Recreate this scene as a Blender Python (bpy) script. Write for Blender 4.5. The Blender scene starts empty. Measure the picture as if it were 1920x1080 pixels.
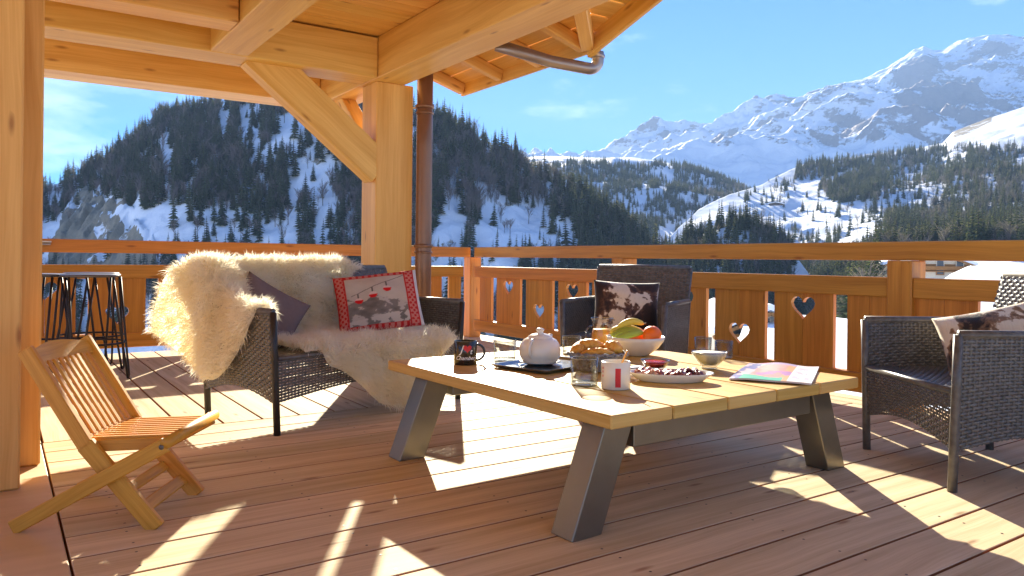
import bpy, bmesh, math, random
import numpy as np
from mathutils import Vector, Matrix
R_ = math.radians
random.seed(7)
rng = np.random.default_rng(11)
scene = bpy.context.scene
col = scene.collection

# ------------------------------------------------------------------ camera
CAM = Vector((7.581, -4.566, 0.919))
RGT = Vector((0.56194, 0.82718, 0.0))      # camera right, in plan
FWD = Vector((-0.82718, 0.56194, 0.0))     # camera forward, in plan
cam_d = bpy.data.cameras.new('camera')
cam = bpy.data.objects.new('camera', cam_d)
col.objects.link(cam)
ro = R_(0.6)
cr = RGT * math.cos(ro) + Vector((0, 0, math.sin(ro)))
cu = Vector((0, 0, math.cos(ro))) - RGT * math.sin(ro)
M = Matrix((cr, cu, -FWD)).transposed().to_4x4()
M.translation = CAM
cam.matrix_world = M
cam_d.sensor_width = 36
cam_d.lens = 1423.6 / 1920 * 36
cam_d.shift_y = -54.5 / 1920
cam_d.clip_start = 0.05
cam_d.clip_end = 30000
scene.camera = cam

# ------------------------------------------------------------------ light
SUN_EL = R_(22.0)
sp = (FWD - RGT * 0.067).normalized()                     # plan direction towards the sun
SUN = Vector((sp.x * math.cos(SUN_EL), sp.y * math.cos(SUN_EL), math.sin(SUN_EL)))
sd = bpy.data.lights.new('sun', 'SUN')
sd.energy = 4.4
sd.angle = R_(0.55)
sd.color = (1.0, 0.92, 0.72)
so = bpy.data.objects.new('sun', sd)
so.rotation_euler = (-SUN).to_track_quat('-Z', 'Y').to_euler()
so.location = (0, 0, 30)
col.objects.link(so)
world = bpy.data.worlds.new('World')
scene.world = world
world.use_nodes = True
wn = world.node_tree
wn.nodes.clear()
def wnew(t, **k):
    n = wn.nodes.new(t)
    for a, b in k.items(): setattr(n, a, b)
    return n
w_out = wnew('ShaderNodeOutputWorld')
w_bg = wnew('ShaderNodeBackground')
w_bg.inputs['Strength'].default_value = 0.092
sky = wnew('ShaderNodeTexSky', sky_type='NISHITA', sun_disc=False, sun_elevation=SUN_EL,
           sun_rotation=math.atan2(SUN.x, SUN.y), altitude=2600.0, air_density=1.0, dust_density=0.0, ozone_density=5.0)
# thin cirrus: noise over the sky direction
w_tc = wnew('ShaderNodeTexCoord')
w_mp = wnew('ShaderNodeMapping')
w_mp.inputs['Scale'].default_value = (2.2, 2.2, 6.5)
w_mp.inputs['Location'].default_value = (5.78, -1.62, 8.6)
w_nz = wnew('ShaderNodeTexNoise')
w_nz.inputs['Scale'].default_value = 1.6
w_nz.inputs['Detail'].default_value = 7
w_nz.inputs['Roughness'].default_value = 0.62
w_rp = wnew('ShaderNodeValToRGB')
w_rp.color_ramp.elements[0].position = 0.55
w_rp.color_ramp.elements[0].color = (0, 0, 0, 1)
w_rp.color_ramp.elements[1].position = 0.92
w_rp.color_ramp.elements[1].color = (1, 1, 1, 1)
w_hs = wnew('ShaderNodeHueSaturation')
w_hs.inputs['Hue'].default_value = 0.512
w_hs.inputs['Saturation'].default_value = 1.46
w_hs.inputs['Value'].default_value = 0.50
w_mx = wnew('ShaderNodeMix', data_type='RGBA')
w_mx.inputs['B'].default_value = (5.2, 5.6, 6.3, 1)
wl = wn.links.new
wl(w_tc.outputs['Generated'], w_mp.inputs['Vector'])
wl(w_mp.outputs[0], w_nz.inputs['Vector'])
wl(w_nz.outputs[0], w_rp.inputs[0])
wl(w_rp.outputs[0], w_mx.inputs['Factor'])
wl(sky.outputs[0], w_hs.inputs['Color'])
wl(w_hs.outputs[0], w_mx.inputs['A'])
wl(w_mx.outputs['Result'], w_bg.inputs['Color'])
wl(w_bg.outputs[0], w_out.inputs[0])
vs = scene.view_settings
vs.view_transform = 'Standard'
vs.look = 'None'
vs.gamma = 1.0
vs.exposure = 2.48
vs.use_curve_mapping = False
scene.cycles.max_bounces = 10
scene.cycles.diffuse_bounces = 5
scene.cycles.glossy_bounces = 3
scene.cycles.transmission_bounces = 8
scene.cycles.transparent_max_bounces = 16
scene.cycles.sample_clamp_indirect = 6.0
scene.cycles.caustics_reflective = False
scene.cycles.caustics_refractive = False
scene.cycles.use_denoising = True

# ------------------------------------------------------------------ helpers: objects
def tag(o, label=None, cat=None, group=None, kind=None):
    if label: o['label'] = label
    if cat: o['category'] = cat
    if group: o['group'] = group
    if kind: o['kind'] = kind
    return o
def empty(name, loc=(0, 0, 0), rz=0.0):
    o = bpy.data.objects.new(name, None)
    o.empty_display_size = 0.05
    o.location = loc
    o.rotation_euler = (0, 0, rz)
    col.objects.link(o)
    return o
def link(name, me, parent=None, loc=(0, 0, 0), rot=(0, 0, 0)):
    o = bpy.data.objects.new(name, me)
    o.location = loc
    o.rotation_euler = rot
    o.parent = parent
    col.objects.link(o)
    return o
def mesh(name, v, f, mat, smooth=False, uv=None):
    me = bpy.data.meshes.new(name)
    me.from_pydata([tuple(map(float, p)) for p in v], [], [tuple(map(int, q)) for q in f])
    for m in (mat if isinstance(mat, (list, tuple)) else [mat]): me.materials.append(m)
    if uv is not None:
        l = me.uv_layers.new(name='UVMap')
        a = np.zeros(len(me.loops), dtype=np.int32)
        me.loops.foreach_get('vertex_index', a)
        l.data.foreach_set('uv', np.asarray(uv, dtype=np.float32)[a].ravel())
    if smooth: me.polygons.foreach_set('use_smooth', [True] * len(me.polygons))
    me.update()
    return me
def obj(name, v, f, mat, parent=None, smooth=False, loc=(0, 0, 0), rot=(0, 0, 0), uv=None):
    return link(name, mesh(name, v, f, mat, smooth, uv), parent, loc, rot)
_boxes = {}
def box_mesh(size, mat, c=0.004, axis=None):
    """chamfered box centred on its origin, u of the uv map runs along the longest side"""
    key = (tuple(round(s, 4) for s in size), mat.name, c, axis)
    if key in _boxes: return _boxes[key]
    hx, hy, hz = (s / 2 for s in size)
    c = min(c, hx * .45, hy * .45, hz * .45)
    bm = bmesh.new()
    vd = {}
    def V(sx, sy, sz, k):
        p = [sx * hx, sy * hy, sz * hz]
        for i, s in enumerate((sx, sy, sz)):
            if i != k: p[i] -= s * c
        t = (sx, sy, sz, k)
        if t not in vd: vd[t] = bm.verts.new(p)
        return vd[t]
    for k in range(3):
        a, b = [(1, 2), (2, 0), (0, 1)][k]
        for s in (-1, 1):
            q = []
            for sa, sb in ((-1, -1), (1, -1), (1, 1), (-1, 1)):
                t = [0, 0, 0]; t[k] = s; t[a] = sa; t[b] = sb
                q.append(V(*t, k))
            bm.faces.new(q if s > 0 else q[::-1])
    for k in range(3):
        a, b = [(1, 2), (2, 0), (0, 1)][k]
        for sa in (-1, 1):
            for sb in (-1, 1):
                t0 = [0, 0, 0]; t1 = [0, 0, 0]
                t0[k], t1[k] = -1, 1
                for t in (t0, t1): t[a] = sa; t[b] = sb
                bm.faces.new([V(*t0, a), V(*t1, a), V(*t1, b), V(*t0, b)])
    for sx in (-1, 1):
        for sy in (-1, 1):
            for sz in (-1, 1):
                bm.faces.new([V(sx, sy, sz, 0), V(sx, sy, sz, 1), V(sx, sy, sz, 2)])
    bmesh.ops.recalc_face_normals(bm, faces=bm.faces)
    L = axis if axis is not None else int(np.argmax(size))
    uvl = bm.loops.layers.uv.new('UVMap')
    for fc in bm.faces:
        n = [abs(x) for x in fc.normal]
        k = n.index(max(n))
        for lp in fc.loops:
            p = lp.vert.co
            if k == L:
                i, j = [x for x in range(3) if x != k]
                lp[uvl].uv = (p[i] * .35 + .7, p[j])
            else:
                j = [x for x in range(3) if x not in (k, L)][0]
                lp[uvl].uv = (p[L], p[j] + 0.37 * k)
    me = bpy.data.meshes.new('board')
    bm.to_mesh(me); bm.free()
    me.materials.append(mat)
    _boxes[key] = me
    return me
def box(name, lo, hi, mat, parent=None, c=0.004, axis=None):
    size = [hi[i] - lo[i] for i in range(3)]
    return link(name, box_mesh(size, mat, c, axis), parent, [(hi[i] + lo[i]) / 2 for i in range(3)])
def bar(name, p, q, w, h, mat, parent=None, c=0.004, up=(0, 0, 1)):
    """squared timber from p to q; w across, h along 'up'"""
    p, q = Vector(p), Vector(q)
    d = (q - p); L = d.length; d.normalize()
    s = Vector(up).cross(d)
    if s.length < 1e-5: s = Vector((0, 1, 0)).cross(d)
    s.normalize(); t = d.cross(s)
    o = link(name, box_mesh((L, w, h), mat, c, 0), parent)
    o.rotation_euler = Matrix((d, s, t)).transposed().to_euler()
    o.location = (p + q) / 2
    return o
def tube_data(pts, r, n=8, closed=False):
    pts = [Vector(p) for p in pts]
    N = len(pts); v = []; f = []
    rr = r if isinstance(r, (list, tuple)) else [r] * N
    prev = None
    for i, p in enumerate(pts):
        if closed: d = pts[(i + 1) % N] - pts[i - 1]
        else: d = pts[min(i + 1, N - 1)] - pts[max(i - 1, 0)]
        d.normalize()
        a = prev - d * prev.dot(d) if prev is not None else (Vector((0, 0, 1)).cross(d) if abs(d.z) < .9 else Vector((1, 0, 0)).cross(d))
        a.normalize(); b = d.cross(a); prev = a
        for k in range(n):
            an = 2 * math.pi * k / n
            v.append(p + (a * math.cos(an) + b * math.sin(an)) * rr[i])
    for i in range(N if closed else N - 1):
        for k in range(n):
            j = (i + 1) % N
            f.append((i * n + k, i * n + (k + 1) % n, j * n + (k + 1) % n, j * n + k))
    if not closed:
        f.append(tuple(range(n - 1, -1, -1))); f.append(tuple((N - 1) * n + k for k in range(n)))
    return v, f
def tube(name, pts, r, mat, parent=None, n=8, closed=False, loc=(0, 0, 0)):
    v, f = tube_data(pts, r, n, closed)
    return obj(name, v, f, mat, parent, True, loc)
def lathe_data(prof, n=32, sx=1.0, sy=1.0):
    v = []; f = []
    for (r, z) in prof:
        for k in range(n):
            a = 2 * math.pi * k / n
            v.append((r * sx * math.cos(a), r * sy * math.sin(a), z))
    for i in range(len(prof) - 1):
        for k in range(n):
            f.append((i * n + k, i * n + (k + 1) % n, (i + 1) * n + (k + 1) % n, (i + 1) * n + k))
    return v, f
def lathe(name, prof, mat, parent=None, n=32, loc=(0, 0, 0), sx=1.0, sy=1.0, smooth=True, rot=(0, 0, 0)):
    v, f = lathe_data(prof, n, sx, sy)
    return obj(name, v, f, mat, parent, smooth, loc, rot)
def join(parts):
    v = []; f = []
    for a, b in parts:
        o = len(v); v += list(a); f += [tuple(i + o for i in q) for q in b]
    return v, f
def prism(poly, y0, y1):
    """polygon in x,z extruded along y"""
    n = len(poly)
    v = [(p[0], y0, p[1]) for p in poly] + [(p[0], y1, p[1]) for p in poly]
    f = [tuple(range(n)), tuple(range(2 * n - 1, n - 1, -1))]
    f += [(i, i + n, (i + 1) % n + n, (i + 1) % n) for i in range(n)]
    return v, f
def copy_tree(o, parent=None):
    c = o.copy(); col.objects.link(c); c.parent = parent
    for ch in o.children: copy_tree(ch, c)
    return c

# ------------------------------------------------------------------ helpers: materials
class NT:
    def __init__(s, name):
        s.m = bpy.data.materials.new(name); s.m.use_nodes = True
        s.t = s.m.node_tree; s.t.nodes.clear()
        s.out = s.t.nodes.new('ShaderNodeOutputMaterial')
    def n(s, typ, ins=None, **k):
        nd = s.t.nodes.new('ShaderNode' + typ)
        for a, b in k.items(): setattr(nd, a, b)
        for a, b in (ins or {}).items():
            i = nd.inputs[a]
            if hasattr(b, 'is_linked') or isinstance(b, bpy.types.NodeSocket): s.t.links.new(b, i)
            else: i.default_value = b
        return nd
    def ramp(s, fac, stops):
        r = s.n('ValToRGB', {0: fac}); e = r.color_ramp.elements
        while len(e) < len(stops): e.new(.5)
        for x, (p, c) in zip(e, stops):
            x.position = p; x.color = (*c, 1) if len(c) == 3 else c
        return r.outputs[0]
    def mix(s, fac, a, b, blend='MIX'):
        m = s.n('Mix', data_type='RGBA', blend_type=blend)
        for i, x in (('Factor', fac), ('A', a), ('B', b)):
            q = [k for k in m.inputs if k.name == i and (k.type == 'RGBA' or (i == 'Factor' and k.type == 'VALUE'))][0]
            if isinstance(x, bpy.types.NodeSocket): s.t.links.new(x, q)
            else: q.default_value = (*x, 1) if isinstance(x, tuple) and len(x) == 3 else x
        return [k for k in m.outputs if k.type == 'RGBA'][0]
    def math(s, op, a, b=0.0, c=None):
        m = s.n('Math', {0: a, 1: b}, operation=op)
        if c is not None: m.inputs[2].default_value = c
        return m.outputs[0]
    def noise(s, vec, scale, detail=3, rough=.55, dist=0.0):
        return s.n('TexNoise', {'Vector': vec, 'Scale': scale, 'Detail': detail, 'Roughness': rough, 'Distortion': dist}).outputs[0]
    def bump(s, h, strength=.2, dist=.01):
        return s.n('Bump', {'Height': h, 'Strength': strength, 'Distance': dist}).outputs[0]
    def bsdf(s, **k):
        b = s.n('BsdfPrincipled')
        for a, x in k.items():
            i = b.inputs[a.replace('_', ' ')]
            if isinstance(x, bpy.types.NodeSocket): s.t.links.new(x, i)
            else: i.default_value = (*x, 1) if isinstance(x, tuple) and len(x) == 3 else x
        s.t.links.new(b.outputs[0], s.out.inputs[0])
        return b
    def surf(s, sock): s.t.links.new(sock, s.out.inputs[0])

def wood(name, dark, light, rough=.5, gs=(.9, 22.0), knots=.5, bump=.18, var=.22, spec=.4, grey=0.0):
    t = NT(name)
    uv = t.n('UVMap').outputs[0]
    rnd = t.n('ObjectInfo').outputs['Random']
    off = t.n('CombineXYZ', {0: t.math('MULTIPLY', rnd, 37.0), 1: t.math('MULTIPLY', rnd, 11.0), 2: t.math('MULTIPLY', rnd, 5.0)}).outputs[0]
    p = t.n('VectorMath', {0: uv, 1: off}, operation='ADD').outputs[0]
    wob = t.noise(t.n('Mapping', {0: p, 'Scale': (1.1, 2.5, 1)}).outputs[0], 1.0, 2)
    wv = t.n('CombineXYZ', {1: t.math('MULTIPLY', t.math('SUBTRACT', wob, .5), .09)}).outputs[0]
    q = t.n('VectorMath', {0: p, 1: wv}, operation='ADD').outputs[0]
    g1 = t.noise(t.n('Mapping', {0: q, 'Scale': (gs[0], gs[1], 1)}).outputs[0], 1.0, 4, .6)
    g2 = t.noise(t.n('Mapping', {0: q, 'Scale': (gs[0] * 3.5, gs[1] * 7, 1)}).outputs[0], 1.0, 3, .6)
    g = t.math('ADD', t.math('MULTIPLY', g1, .7), t.math('MULTIPLY', g2, .3))
    c = t.ramp(g, [(.37, dark), (.50, tuple((a + b) / 2 for a, b in zip(dark, light))), (.63, light)])
    if knots:
        vo = t.n('TexVoronoi', {'Vector': t.n('Mapping', {0: p, 'Scale': (1.5, 6.0, 1)}).outputs[0], 'Scale': 1.0, 'Randomness': 1.0}, voronoi_dimensions='2D')
        k = t.ramp(vo.outputs['Distance'], [(.022, (1, 1, 1)), (.048, (.55, .55, .55)), (.085, (0, 0, 0))])
        rnd2 = t.ramp(t.n('SeparateColor', {0: vo.outputs['Color']}).outputs[0], [(1 - knots - .02, (0, 0, 0)), (1 - knots, (1, 1, 1))])
        k = t.math('MULTIPLY', t.math('MULTIPLY', k, rnd2), .75)
        c = t.mix(k, c, (dark[0] * .50, dark[1] * .36, dark[2] * .34))
    br = t.math('ADD', t.math('MULTIPLY', rnd, var), 1 - var / 2)
    hs = t.n('HueSaturation', {'Hue': t.math('ADD', .5, t.math('MULTIPLY', t.math('SUBTRACT', rnd, .5), -.014)), 'Saturation': 1.0 - grey, 'Value': br, 'Color': c}).outputs[0]
    t.bsdf(Base_Color=hs, Roughness=t.math('ADD', t.math('MULTIPLY', g2, .25), rough - .12), Specular_IOR_Level=spec,
           Normal=t.bump(g, bump, .004))
    return t.m
def plain(name, c, rough=.5, metal=0.0, spec=.5, var=.06, scale=20.0, bump=0.0, **k):
    t = NT(name)
    tc = t.n('TexCoord').outputs['Object']
    nz = t.noise(tc, scale, 4)
    cc = t.mix(nz, tuple(x * (1 - var) for x in c), tuple(min(1, x * (1 + var)) for x in c))
    a = dict(Base_Color=cc, Roughness=t.math('ADD', t.math('MULTIPLY', nz, .12), rough - .06), Metallic=metal, Specular_IOR_Level=spec)
    if bump: a['Normal'] = t.bump(nz, bump, .004)
    a.update(k)
    t.bsdf(**a)
    return t.m
def thin_glass(name, tint=(.95, .965, .96), edge=.5, refl=.05):
    t = NT(name)
    lw = t.n('LayerWeight', {'Blend': .40}).outputs['Facing']
    tr = t.n('BsdfTransparent', {'Color': t.mix(lw, tint, tuple(x * edge for x in tint))}).outputs[0]
    gl = t.n('BsdfGlossy', {'Color': (1, 1, 1, 1), 'Roughness': .02}).outputs[0]
    fr = t.math('ADD', t.math('MULTIPLY', t.math('POWER', t.n('LayerWeight', {'Blend': .5}).outputs['Facing'], 4.0), .7), refl)
    t.surf(t.n('MixShader', {0: fr, 1: tr, 2: gl}).outputs[0])
    return t.m
def painted(name, rough=.8, translucent=0.0, bump=0.0, bscale=300.0, spec=.2):
    """flat print: colour comes from the mesh's own 'print' colour layer"""
    t = NT(name)
    a = t.n('Attribute', attribute_name='print').outputs['Color']
    k = dict(Base_Color=a, Roughness=rough, Specular_IOR_Level=spec)
    if bump: k['Normal'] = t.bump(t.noise(t.n('UVMap').outputs[0], bscale, 3), bump, .003)
    t.bsdf(**k)
    return t.m

W_RAIL = wood('rail_larch', (.47, .175, .018), (.68, .295, .040), .45, knots=.35, var=.14)
W_BEAM = wood('beam_spruce', (.67, .352, .072), (.85, .530, .155), .5, gs=(.6, 12), knots=.4, var=.10)
W_CEIL = wood('ceiling_spruce', (.67, .352, .072), (.85, .530, .160), .5, gs=(.7, 16), knots=.6, var=.16)
W_DECK = wood('deck_larch', (.52, .393, .232), (.72, .580, .380), .68, gs=(.8, 18), knots=.45, var=.24, bump=.3, spec=.09)
W_CHAIR = wood('teak', (.54, .232, .024), (.72, .355, .056), .45, gs=(2.5, 60), knots=0, var=.10)
W_TABLE = wood('table_oak', (.54, .315, .085), (.72, .475, .165), .5, gs=(.8, 14), knots=.5, var=.12, spec=.12)
M_SLAB = wood('slab_wood', (.54, .385, .21), (.68, .51, .32), .6, gs=(.5, 3), knots=0, var=.0)
M_EDGE = plain('darkened_larch_edge', (.34, .125, .040), .8)
M_UNDER = plain('under_deck', (.10, .055, .03), .9)

# ------------------------------------------------------------------ deck
deck = box('deck', (-.36, -9.5, -.20), (10.2, .36, -.038), M_UNDER, None, .002)
deck['kind'] = 'structure'
deck['label'] = 'reddish larch plank deck of the terrace'
def deck_board(lo, hi, axis):
    o = box('deck_board', lo, hi, W_DECK, None, .002, axis)
    if len(o.data.materials) == 1:                       # larch-red sides, darkened: shade of the gaps put into their colour
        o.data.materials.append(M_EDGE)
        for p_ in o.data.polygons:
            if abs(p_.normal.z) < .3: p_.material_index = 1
    o.location = [o.location[i] - deck.location[i] for i in range(3)]
    o.parent = deck
P = .212
x = 3.25
while x < 10:
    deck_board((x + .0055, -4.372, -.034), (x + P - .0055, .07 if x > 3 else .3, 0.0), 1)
    x += P
for y0 in (.075, .22):
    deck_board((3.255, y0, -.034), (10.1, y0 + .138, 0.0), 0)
y = -4.372 - P * 20
while y < .2:
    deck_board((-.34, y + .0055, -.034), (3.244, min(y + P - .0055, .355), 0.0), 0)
    y += P
sv, sf = [], []
for bx in range(31):
    for yy in np.arange(-4.2, .05, .62):
        for dx in (.045, P - .045):
            c_ = (3.25 + bx * P + dx + random.uniform(-.004, .004), yy + random.uniform(-.006, .006))
            o_ = len(sv)
            sv += [(c_[0] + .0048 * math.cos(k * 1.0472) - deck.location.x, c_[1] + .0048 * math.sin(k * 1.0472) - deck.location.y, .0009 - deck.location.z) for k in range(6)]
            sf.append(tuple(range(o_, o_ + 6)))
screws = obj('screw_heads', sv, sf, plain('screw_steel', (.09, .07, .06), .5, .6), deck)
screws['kind'] = 'stuff'
slab = box('threshold_floor', (3.256, -9.4, -.036), (10.1, -4.379, -.001), M_SLAB, None, .004, 1)
slab['kind'] = 'structure'

# ------------------------------------------------------------------ railings
def half_heart(s, zc, w=.19, h=.165):
    """points of one half of a heart, top to bottom, x >= 0"""
    pts = []
    for i in range(13):
        a = math.pi * i / 12
        xx = 16 * math.sin(a) ** 3 / 32 * w
        zz = (13 * math.cos(a) - 5 * math.cos(2 * a) - 2 * math.cos(3 * a) - math.cos(4 * a))
        zz = (zz + 17) / 29.5 * h - h * .52
        pts.append((s * max(xx, 0.0), zc + zz))
    return pts
_pl = {}
def plank_mesh(side, w, z0, z1, heart):
    k = (side, round(w, 3), heart)
    if k not in _pl:
        g = .0012
        if heart is None: poly = [(side * g, z0), (side * w, z0), (side * w, z1), (side * g, z1)]
        else:
            hh = [(max(abs(a), g) * side, b) for a, b in half_heart(side, heart)]
            poly = [(side * g, z0), (side * w, z0), (side * w, z1), (side * g, z1)] + hh
        if side < 0: poly = poly[::-1]
        v, f = prism(poly, .022, .054)
        uv = [(p[2], p[0] + (.5 if p[1] > .04 else 0)) for p in v]
        _pl[k] = mesh('plank', v, f, W_RAIL, uv=uv)
    return _pl[k]
Z = dict(t1=1.05, t0=.935, m1=.829, m0=.707, b1=.216, b0=.087)
def railing(root, length, panels, posts, start=.0):
    """local x along the rail, local y outwards"""
    box('top_rail', (start, -.004, Z['t0']), (length, .15, Z['t1']), W_RAIL, root, .006)
    segs = []; a = start
    for p in posts:
        segs.append((a, p[0])); a = p[1]
    segs.append((a, length))
    for a, b in segs:
        if b - a < .02: continue
        box('middle_rail', (a + .001, .0, Z['m0']), (b - .001, .078, Z['m1']), W_RAIL, root, .005)
        box('bottom_rail', (a + .001, .0, Z['b0']), (b - .001, .078, Z['b1']), W_RAIL, root, .005)
    for a, b in posts:
        box('post', (a, -.012, -.0), (b, .155, Z['t0'] - .001), W_RAIL, root, .006)
    for cx, w, h in panels:
        for s in (-1, 1):
            link('plank', plank_mesh(s, w / 2, Z['b1'] - .012, Z['m0'] + .012, h), root, (cx, 0, 0))
HI, LO = .605, .383
rr = tag(empty('balcony_railing'), 'orange timber railing with heart cut-outs behind the breakfast table, right of the corner', 'railing', 'heart railings')
railing(rr, 10.0, [(.30, .24, None), (.755, .45, HI), (1.32, .45, LO), (1.86, .43, HI), (2.31, .30, None), (2.84, .40, LO), (3.305, .45, HI), (3.85, .46, LO), (4.39, .46, HI),
               (4.87, .30, None), (5.33, .37, None), (5.85, .46, HI), (6.40, .46, LO), (6.95, .46, HI), (7.5, .46, LO)], [(2.46, 2.615), (5.0, 5.155), (7.7, 7.855)], .085)
rl = tag(empty('balcony_railing', (0, 0, 0), -math.pi / 2), 'orange timber railing with heart cut-outs behind the sofa and stools, left of the corner', 'railing', 'heart railings')
# local x of the left railing runs towards -y, local y would point to +x, so mirror it by using negative outwards offsets
def railing_left():
    root = rl
    def b2(name, y0, y1, x0, x1, z0, z1):
        # world coordinates -> local of a root turned by -90 deg: lx = -y, ly = x
        return box(name, (-y1, x0, z0), (-y0, x1, z1), W_RAIL, root, .006)
    b2('top_rail', -9.4, -.0, -.15, .004, Z['t0'], Z['t1'])
    posts = [(-2.505, -2.35), (-5.1, -4.945), (-7.7, -7.545)]
    segs = []; a = -.085
    for p in posts: segs.append((p[1], a)); a = p[0]
    segs.append((-9.4, a))
    for y0, y1 in segs:
        b2('middle_rail', y0 + .001, y1 - .001, -.078, .0, Z['m0'], Z['m1'])
        b2('bottom_rail', y0 + .001, y1 - .001, -.078, .0, Z['b0'], Z['b1'])
    for y0, y1 in posts: b2('post', y0, y1, -.155, .012, .0, Z['t0'] - .001)
    for cy, w, h in [(-.19, .16, None), (-.59, .45, HI), (-1.135, .455, LO), (-1.68, .455, HI), (-2.14, .3, None), (-2.74, .30, None), (-3.13, .4, HI), (-3.665, .46, LO), (-4.22, .46, HI), (-4.72, .42, LO),
                     (-5.4, .46, HI), (-5.95, .46, LO), (-6.5, .46, HI), (-7.05, .46, LO)]:
        for s in (-1, 1):
            link('plank', plank_mesh(s, w / 2, Z['b1'] - .012, Z['m0'] + .012, h), root, (-cy, -.076, 0))
railing_left()
# shared corner post under both top rails
tag(box('corner_post', (-.15, 0.0, 0.0), (-.001, .15, Z['t0'] - .001), W_RAIL, None, .006), 'short square timber post where the two railings meet at the corner', 'post')

# ------------------------------------------------------------------ timber porch
porch = tag(empty('timber_porch', (2.0, -2.0, 0)), 'pale spruce timber porch of thick posts, beams, brace and plank ceiling over the terrace', 'porch')
def pb(name, lo, hi, mat=None, c=.006):
    o = box(name, lo, hi, mat or W_BEAM, porch, c)
    o.location = [o.location[i] - porch.location[i] for i in range(3)]
    return o
def pbar(name, p, q, w, h, mat=None, up=(0, 0, 1), c=.006):
    return bar(name, Vector(p) - porch.location, Vector(q) - porch.location, w, h, mat or W_BEAM, porch, c, up)
BZ, BT = 2.28, 2.58
pb('post', (1.875, -2.152, 0), (2.149, -1.838, BZ))
pb('beam', (1.95, -9.2, BZ + .001), (2.262, -2.195, BT))                      # plate over the left side
pb('beam', (.68, -2.19, BZ), (9.6, -1.91, BT + .012))                       # big beam over the corner post
pb('beam', (.69, -9.2, BZ + .002), (1.03, -2.195, BT - .02))                   # outer edge beam
pb('beam', (2.265, -3.40, BZ + .004), (9.6, -3.155, BT))                      # cross beam
for x0 in (2.79, 3.62, 4.45, 5.28):
    pb('beam', (x0, -9.2, BZ + .003), (x0 + .22, -3.405, BT - .01))
# brace from plate to post
pbar('brace', (2.075, -3.06, 2.37), (2.075, -2.10, 1.60), .145, .26, up=(0, 1, 1))
pbar('brace', (1.15, -2.06, 2.33), (1.93, -2.06, 1.68), .13, .20, up=(-1, 0, 1))
# posts at the left edge, standing on the threshold
pb('post', (3.78, -4.83, 0), (4.06, -4.482, BZ - .002), None, .008)
pb('post', (3.40, -4.75, 0), (3.70, -4.400, BZ - .002), None, .008)
k = 0
x = .55
while x < 9.4:
    pb('ceiling_board', (x + .002, -9.2, BT + .014), (x + .186, -1.96, BT + .040), W_CEIL, .004)
    x += .19
pb('roof_deck', (.45, -9.3, BT + .045), (9.6, -1.93, BT + .16), M_UNDER)
# eave to the right of the big beam
SL = .30
def ez(y): return 2.362 + SL * (-1.36 - y)
pb('fascia_board', (2.09, -1.372, 2.272), (3.735, -1.342, 2.385))
for xr in (2.13, 2.70, 3.22, 3.70):
    pbar('rafter', (xr, -1.375, ez(-1.375) - .045), (xr, -1.935, ez(-1.935) - .045), .062, .085)
for i in range(4):
    y0 = -1.355 - i * .142
    pbar('roof_board', (2.085, y0 - .07, ez(y0 - .07) + .013), (3.76 + i * .138, y0 - .07, ez(y0 - .07) + .013), .140, .022, W_CEIL, up=(0, .287, .958))
vx = lambda y: 3.735 + .97 * (-1.36 - y)
pbar('valley_rafter', (3.735, -1.37, 2.33), (vx(-1.93), -1.93, ez(-1.93) - .04), .085, .10)
def bz(x): return 2.362 + .31 * (x - 3.72)
pbar('barge_board', (3.70, -1.350, bz(3.70) - .03), (8.6, -1.350, bz(8.6) - .03), .034, .17)
for i in range(20):
    x0 = 3.86 + i * .15
    ye = max(-1.36 - (x0 - 3.72) / .97, -1.93)
    pbar('roof_board', (x0, -1.362, bz(x0) + .03), (x0, ye, bz(x0) + .03), .147, .022, W_CEIL, up=(-.296, 0, .955))
for xr in (4.75, 5.6, 6.5):
    pbar('lookout', (xr, -1.37, bz(xr) - .03), (xr, -1.92, bz(xr) - .03), .06, .09)
# downpipe and outlet
M_ZINC = plain('zinc_pipe', (.34, .29, .27), .36, .75, .5, .10, 9.0)
M_COPPER = plain('brown_pipe', (.26, .135, .08), .36, .45, .5, .12, 7.0)
dp = tag(empty('downpipe', (2.215, -1.77, 0)), 'brown metal rainwater downpipe standing just behind the big corner post', 'pipe')
tube('pipe', [(0, 0, 0), (0, 0, .9), (0, 0, 1.8), (0, 0, 2.5)], .064, M_COPPER, dp, 20)
for zz in (2.10, 1.0):
    lathe('bracket', [(.066, zz), (.075, zz + .004), (.075, zz + .026), (.066, zz + .03)], M_COPPER, dp, 20)
    lathe('bracket', [(.066, zz - .045), (.072, zz - .042), (.072, zz - .03), (.066, zz - .028)], M_COPPER, dp, 20)
    tube('bracket_pin', [(0, 0, zz + .013), (-.13, -.08, zz + .013)], .008, M_ZINC, dp, 6)
gp = tag(empty('gutter_outlet', (3.70, -1.30, 2.30)), 'grey bent rain pipe running from the eave corner under the roof edge', 'pipe')
pts = [(.02, .03, .0), (.02, .03, -.05)]
for i in range(7):
    a = i / 6 * R_(100)
    pts.append((.02 - .02 * (1 - math.cos(a)), .03 - .055 * (1 - math.cos(a)), -.06 - .055 * math.sin(a)))
pts += [(-.12, -.25, -.078), (-.30, -.57, .02)]
tube('pipe', pts, .040, M_ZINC, gp, 16)
lathe('collar', [(.042, -.012), (.047, -.008), (.047, .01), (.042, .014)], M_ZINC, gp, 16, (.02, .03, -.03))

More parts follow.
